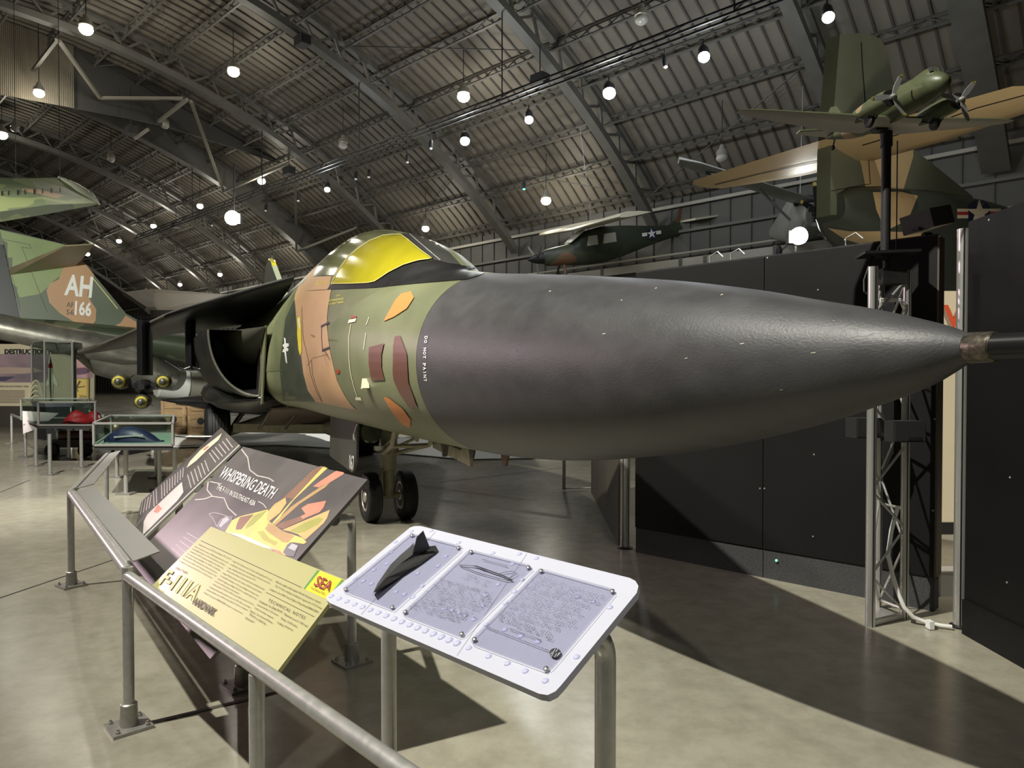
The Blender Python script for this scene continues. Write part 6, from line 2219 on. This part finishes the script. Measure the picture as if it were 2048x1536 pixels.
# right case with dark blue jacket
f = [at_z(188, 893, .70), at_z(345, 893, .70)]
f[1].y = f[0].y
f[1].x = (345 - CX) / FPX * f[0].y
bk_y = f[0].y + 2.2
cs2 = [f[0], f[1], V3(((347 - CX) / FPX * bk_y, bk_y, 0)), V3(((222 - CX) / FPX * bk_y, bk_y, 0))]
lg2 = [(f[0].x + .55, f[0].y + .7), (f[0].x + .3, f[0].y + .25), (f[1].x - .12, f[0].y + .3), (cs2[2].x - .2, bk_y - .2), (cs2[3].x + .2, bk_y - .2)]
c2 = case('display_case', 'glass display case with a dark blue cap, nearer the jet', cs2, .72, 1.02, lg2, .66, mat('case_floor_green', (.20, .30, .22), .5))
ctr = (cs2[0] + cs2[1] + cs2[2] + cs2[3]) / 4
bc = thing('flight_cap', 'dark blue folded cap lying in the right display case', 'cap', (ctr.x + .2, f[0].y + .6, .715))
m = MB()
rings = []
for i in range(13):
    a = i / 12
    x = -.42 + .84 * a
    h = .20 * math.sin(PI * min(1, a * 1.1 + .02)) ** .7 + .02
    w = .16 * math.sin(PI * (a * .94 + .03)) ** .6 + .01
    rings.append([V3((x, w * math.cos(b), max(0.0, h * math.sin(b)) + .002)) for b in [PI * k / 10 for k in range(11)]])
m.loft(rings, True).build('cap_body', mat('navy_cloth', (.012, .018, .055), .45, noise=(14, .3)), bc, smooth=50)
MB().beam((-.2, -.17, .08), (.22, -.165, .11), .01, .022).build('cap_braid', mat('silver_braid', (.7, .7, .68), .3, .5), bc)
cd2 = thing('case_card', 'white caption card lying in the right display case', 'card', (f[0].x + .8, f[0].y + 1.5, .72))
MB().box((0, 0, .004), (.4, .16, .008)).build('card', M_WHITE, cd2)
MB().box((0, 0, .009), (.3, .1, .001)).build('card_print', mat('card_grey', (.5, .5, .48), .5), cd2)

# left case with red flying scarf
g0, g1 = at_z(77, 848, .78), at_z(190, 848, .78)
g1.y = g0.y
g1.x = (190 - CX) / FPX * g0.y
by = g0.y + 2.6
cs1 = [g0, g1, V3(((178 - CX) / FPX * by, by, 0)), V3(((42 - CX) / FPX * by, by, 0))]
lg1 = [(ground(100, 950).x, ground(100, 950).y), (ground(72, 932).x, ground(72, 932).y), (ground(163, 935).x, ground(163, 935).y), (ground(138, 920).x, ground(138, 920).y), (ground(51, 914).x, ground(51, 914).y)]
c1 = case('display_case', 'glass display case with a red scarf, leftmost case on posts', cs1, .76, 1.20, lg1, .70)
rs = thing('red_scarf', 'crumpled red scarf inside the left display case', 'scarf', ((g0.x + g1.x) / 2 - .02, g0.y + .6, .76))
rings = []
for i in range(15):
    a = i / 14
    x = -.34 + .68 * a
    h = (.20 + .06 * math.sin(9 * a) + .06 * a) * math.sin(PI * (a * .9 + .06)) ** .5
    w = .15 + .03 * math.sin(7 * a + 1)
    rings.append([V3((x, w * math.cos(b) + .02 * math.sin(5 * b + 6 * a), max(0, h * math.sin(b) * (1 + .15 * math.sin(4 * b + 8 * a))) + .002)) for b in [PI * k / 12 for k in range(13)]])
MB().loft(rings, True).build('cloth', mat('red_cloth', (.42, .015, .022), .5, noise=(10, .3), bump=(18, .5, .02)), rs, smooth=60)
MB().box((.33, 0, .09), (.02, .16, .16)).build('cloth_tie', M_WHITE, rs)
ht = thing('case_object', 'dark leather object beside the red scarf in the left case', 'object', (g0.x + .3, g0.y + 1.2, .76))
MB().sphere((0, 0, .1), .16, 14, 8, (1.6, 1, .62)).build('leather_shell', mat('brown_leather', (.06, .035, .025), .5, noise=(8, .3)), ht, smooth=60)
MB().sphere((-.2, -.05, .07), .09, 12, 8, (1, 1, .75)).build('pale_pad', mat('pale_pad', (.4, .4, .38), .5), ht, smooth=60)

# low hand rail in front of the left case
hr = thing('case_rail', 'low steel rail on posts around the left display case', 'railing', (ground(24, 899).x, ground(24, 899).y, 0))
a, b, c = at_z(23, 829, .74), at_z(72, 858, .74), at_z(170, 862, .74)
MB().tube([a, at_z(44, 838, .74)], .03, 10).build('rail', M_STEEL, hr, world=True)
for q in (a,):
    MB().tube([(q.x, q.y, .02), (q.x, q.y, .74)], .03, 12).build('post', M_STEEL, hr, world=True)
    MB().box((q.x, q.y, .01), (.2, .2, .02)).build('post_foot', M_BASE, hr, world=True)

# tall glass case with a small standing jet model
Yt = 19.5
x0, x1, xm = (52 - CX) / FPX * Yt, (141 - CX) / FPX * (Yt), (90 - CX) / FPX * (Yt - .35)
zt_ = at_y(90, 683, Yt).z
zb_ = at_y(90, 806, Yt).z
tc2 = thing('tall_display_case', 'tall glass case with a white jet model standing on its tail', 'display case', (x0 + .5, Yt + .3, 0))
pts = [V3((x0, Yt + .25, 0)), V3((xm, Yt - .35, 0)), V3((x1, Yt + .1, 0)), V3((x1 - .35, Yt + .8, 0)), ]
up = lambda p, z: V3((p.x, p.y, z))
for i in range(4):
    p, q = pts[i], pts[(i + 1) % 4]
    for z in (zb_, zt_):
        MB().beam(up(p, z), up(q, z), .04, .04).build('frame_bar', M_CASEF, tc2, world=True)
    MB().beam(up(p, zb_), up(p, zt_), .04, .04).build('frame_bar', M_CASEF, tc2, world=True)
    MB().prism([up(p, zb_), up(q, zb_), up(q, zt_), up(p, zt_)], V3((0, .006, 0))).build('pane', M_GLASS if i != 2 else mat('case_back_dark', (.03, .032, .035), .4), tc2, world=True)
MB().prism([up(p, zb_ - .1) for p in pts], (0, 0, .1)).build('case_floor', mat('case_print_blue', (.20, .18, .26), .5, noise=(3, .5)), tc2, world=True)
MB().prism([up(p, 0.0) for p in [q.lerp(pts[0] * .25 + pts[1] * .25 + pts[2] * .25 + pts[3] * .25, .06) for q in pts]], (0, 0, zb_ - .1)).build('plinth', M_BLACK, tc2, world=True)
MB().prism([V3((xm + .12, Yt + .7, zb_)), V3((x1 - .03, Yt + .15, zb_)), V3((x1 - .03, Yt + .15, zt_)), V3((xm + .12, Yt + .7, zt_))], (0, .02, 0)).build('back_panel', M_BLACK, tc2, world=True)
jm = thing('jet_model', 'white and red jet model standing upright in the tall case', 'model plane', at_y(104, 800, Yt + .05))
jp = V3((0, 0, .02))
MB().lathe([(0, .03), (.1, .035), (.5, .06), (.8, .06), (1.0, .045), (1.2, .008)], jp, (-.04, 0, 1), 14).build('fuselage', mat('model_white', (.55, .52, .42), .4), jm, smooth=50)
for s in (-1, 1):
    MB().prism([jp + V3((s * .04, 0, .75)), jp + V3((s * .17, 0, .42)), jp + V3((s * .16, 0, .34)), jp + V3((s * .04, 0, .45))], (0, .02, 0)).build('wing', mat('model_white', (.55, .52, .42), .4), jm)
MB().lathe([(.86, .058), (.98, .05)], jp, (-.04, 0, 1), 14).build('red_band', M_RED, jm, smooth=50)
MB().lathe([(-.03, .08), (0, .03)], jp, (0, 0, 1), 12).build('stand', M_BLACK, jm)
em = thing('engine_part', 'pale ribbed engine casing in the tall case', 'engine', at_y(72, 803, Yt + .02))
for k in range(4):
    MB().tube([V3((-.22 + .44 * j / 10, 0, (.16 + .09 * k) * math.sin(PI * j / 10) + .05 * k)) for j in range(11)], .022, 8).build('casing_rib', mat('casing_cream', (.42, .37, .26), .5), em)

# poster wall
Yp = 24.5


def pw(u, v):
    return at_y(u, v, Yp)


ps = thing('poster_board', 'poster board headed DESTRUCTION FROM ABOVE at the left edge', 'poster', (pw(60, 800).x, Yp, 0))
MB().prism([pw(-110, 688), pw(188, 688), pw(188, 812), pw(-110, 812)], (0, .06, 0)).build('board', mat('poster_cream', (.50, .43, .30), .5), ps, world=True)
MB().prism([V3((pw(-110, 812).x, Yp + .02, 0)), V3((pw(188, 812).x, Yp + .02, 0)), V3((pw(188, 812).x, Yp + .02, pw(0, 812).z)), V3((pw(-110, 812).x, Yp + .02, pw(0, 812).z))], (0, .06, 0)).build('board_foot', mat('poster_foot_brown', (.035, .028, .022), .6), ps, world=True)


def pq(P, nm, m, e=.01):
    P = [(x / 10.24, 680 + y / 10.24) for x, y in P]
    pts_, fs = tri_fill(P, 1e9)
    MB().add([at_y(u, v, Yp - e) for u, v in pts_], fs).build(nm, m, ps, world=True)


pq([(-1000, 285), (1020, 285), (1020, 870), (-1000, 870)], 'printed_picture', mat('poster_dusk', (.27, .19, .20), .5, noise=(.8, .4), col2=(.13, .10, .13)))
pq([(1460, 290), (1900, 290), (1900, 780), (1460, 780)], 'printed_picture', mat('poster_sunset', (.50, .27, .22), .5, noise=(1.1, .5), col2=(.20, .14, .25)))
pq([(-1000, 700), (520, 690), (900, 640), (700, 570), (300, 560), (-1000, 560)], 'printed_picture', mat('poster_aircraft', (.36, .27, .22), .5), .02)
pq([(-1000, 750), (320, 750), (100, 840), (-1000, 850)], 'printed_picture', mat('poster_wing', (.06, .05, .09), .5), .022)
pq([(1460, 590), (1740, 560), (1860, 640), (1740, 700), (1460, 715)], 'printed_picture', mat('poster_jet', (.12, .06, .10), .5), .02)
text_on('DESTRUCTION FROM ABOVE', at_y(9, 708.5, Yp - .03), V3(((172 - 9) / FPX * Yp, 0, 0)), V3((0, 0, 10.5 / FPX * Yp)), 'poster_lettering', M_BINK, ps, bold=.05)
text_on('FORTRESS IN SOUTHEAST ASIA', at_y(-12, 774.5, Yp - .03), V3((69 / FPX * Yp, 0, 0)), V3((0, 0, 3.2 / FPX * Yp)), 'poster_lettering', M_BINK, ps)
for i in range(9):
    MB().prism([at_y(-20, 780.5 + i * 3, Yp - .02), at_y(49, 780.5 + i * 3, Yp - .02), at_y(49, 782.2 + i * 3, Yp - .02), at_y(-20, 782.2 + i * 3, Yp - .02)], (0, .004, 0)).build('printed_text_line', mat('poster_ink_brown', (.17, .14, .10), .5), ps, world=True)
pq([(1455, 795), (1830, 795), (1825, 1205), (1455, 1205)], 'yellow_notice', mat('notice_yellow', (.55, .40, .11), .5), .03)
pq([(1470, 850), (1560, 960), (1620, 830), (1660, 850), (1590, 960), (1740, 940), (1740, 960), (1580, 985), (1610, 1060), (1590, 1060), (1560, 990), (1500, 1050), (1480, 1040), (1540, 970)], 'printed_figure', M_INK, .035)
pq([(1455, 785), (1830, 785), (1830, 797), (1455, 797)], 'notice_edge', M_INK, .036)
pq([(1820, 785), (1832, 785), (1828, 1210), (1816, 1210)], 'notice_edge', M_INK, .036)
text_on('VIPR', at_y(158, 795, Yp - .04), V3((16 / FPX * Yp, 0, -.05)), V3((0, 0, 6 / FPX * Yp)), 'printed_figure', M_INK, ps)

# dark sloping sign beside the left case
ds = Sign('small_sign', 'small dark sloping sign right of the tall glass case', [(160, 795), (193, 801), (180, 818), (142, 813)], 1.19, .97, M_WD, .014)
ds.line([(164, 800), (180, 802)], 2, 'printed_text_line', M_PTXT)
ds.line([(160, 806), (172, 808)], 2, 'printed_text_line', M_PTXT)
ds.line([(186, 804), (170, 815)], 1.5, 'printed_text_line', M_PTXT)
for q in (ds.c[2], ds.c[3]):
    MB().tube([(q.x, q.y, 0), (q.x, q.y, q.z)], .025, 10).build('post', M_STEEL, ds.t, world=True)

# white floor platform behind the main wheels
wp = [ground(*p) for p in ((330, 897), (346, 861), (450, 849), (1142, 903), (1142, 917), (930, 921), (700, 900), (560, 892))]
fp = thing('floor_platform', 'low white floor platform under the jets in the background', 'platform', sum(wp, V3()) / len(wp))
MB().prism(wp, (0, 0, .03)).build('platform_top', mat('platform_white', (.72, .73, .70), .35), fp, world=True)
for a, b in (((350, 873), (400, 878)), ((400, 878), (450, 890)), ((350, 892), (450, 888))):
    p, q = at_z(*a, .036), at_z(*b, .036)
    MB().beam(p, q, .06, .01).build('platform_seam', M_BLACK, fp, world=True)
# bomb body on a dolly and wooden crates in the background
for (u0, v0, u1, v1, Y, lab) in ((322, 800, 372, 846, 21.0, 'pale wooden crate behind the bombs'), (375, 806, 428, 846, 20.7, 'wooden crate with dark round hole behind the bombs')):
    p, q = at_y(u0, v1, Y), at_y(u1, v0, Y)
    t = thing('wooden_crate', lab, 'crate', ((p.x + q.x) / 2, Y + .3, 0), group='crates behind the bombs')
    h = max(.5, q.z)
    M_WOOD = mat('crate_wood', (.50, .33, .17), .6, noise=(3, .3), stretch=(1, 1, 8))
    n_ = 4
    for i in range(n_):
        MB().box((0, 0, h * (i + .5) / n_), (q.x - p.x, .6, h / n_ - .012)).build('plank', M_WOOD, t)
    for s in (-1, 1):
        MB().box((s * (q.x - p.x) * .42, -.315, h / 2), (.08, .03, h)).build('batten', M_WOOD, t)
    MB().lathe([(0, .10), (.02, .10)], (0, -.30, h * .45), (0, -1, 0), 14).build('knot_hole', M_BLACK, t)
dz = thing('ordnance_shell', 'brown metal shell lying on the floor left of the bombs', 'shell', ground(238, 840))
sx = at_y(238, 818, 15.5)
MB().lathe([(-.3, .1), (-.2, .22), (.1, .27), (.5, .27), (1.2, .24)], V3((sx.x, sx.y, .55)), (0.25, 1, 0), 18).build('shell_body', mat('shell_brown', (.16, .13, .085), .35, .5), dz, smooth=50, world=True)
for a in (-.16, .16):
    MB().tube([(sx.x + a, sx.y + .2, .72), (sx.x + a, sx.y + .2, .86)], .05, 10).build('lug', M_STEEL, dz, world=True)
MB().box((sx.x + .1, sx.y + .3, .17), (.4, .9, .34)).build('cradle', M_DARKSTEEL, dz, world=True)
# small sign and stand by the floor under the left case
ss = thing('low_sign', 'small pale sign on a bent post behind the left case legs', 'sign', ground(115, 915))
g = ground(116, 912)
MB().tube([(g.x, g.y, .02), (g.x, g.y, .55), (g.x - .06, g.y, .62), (g.x - .2, g.y, .64)], .035, 10).build('post', M_STEEL, ss, smooth=50, world=True)
MB().box((g.x, g.y, .01), (.2, .2, .02)).build('post_foot', M_BASE, ss, world=True)
MB().prism([(g.x - .75, g.y, .95), (g.x - .05, g.y + .1, .9), (g.x - .2, g.y - .3, .62), (g.x - .5, g.y - .35, .5)], (0, .01, .012)).build('board', mat('pale_pink_board', (.66, .58, .57), .4), ss, world=True)
dk = thing('floor_dolly', 'dark equipment dolly on the floor behind the display case legs', 'dolly', ground(150, 912))
g = ground(150, 912)
MB().box((g.x, g.y, .28), (.9, .4, .16)).build('deck', M_DARKSTEEL, dk, world=True)
MB().lathe([(0, .12), (.6, .12), (.75, .05)], (g.x - .3, g.y, .42), (1, .1, 0), 12).build('canister', mat('canister_brown', (.10, .05, .035), .45), dk, smooth=40, world=True)
for a in (-.35, .35):
    MB().lathe([(-.04, .14), (.04, .14)], (g.x + a, g.y - .22, .14), (0, 1, 0), 14).build('wheel', M_RUBBER, dk, smooth=40, world=True)
# thin post in the distance below the nose, far barrier
fb_ = thing('far_post_rail', 'thin far guard rail post seen below the nose', 'railing', ground(1128, 982))
g = ground(1128, 982)
MB().tube([(g.x, g.y, .02), (g.x, g.y, .72)], .025, 10).build('post', M_STEEL, fb_, world=True)
MB().tube([(g.x, g.y, .72), (g.x - 4.5, g.y + 3.5, .72)], .025, 10).build('rail', M_STEEL, fb_, world=True)
MB().tube([(g.x, g.y, .04), (g.x + .8, g.y + .1, .04)], .012, 8).build('floor_bar', M_STEEL, fb_, world=True)
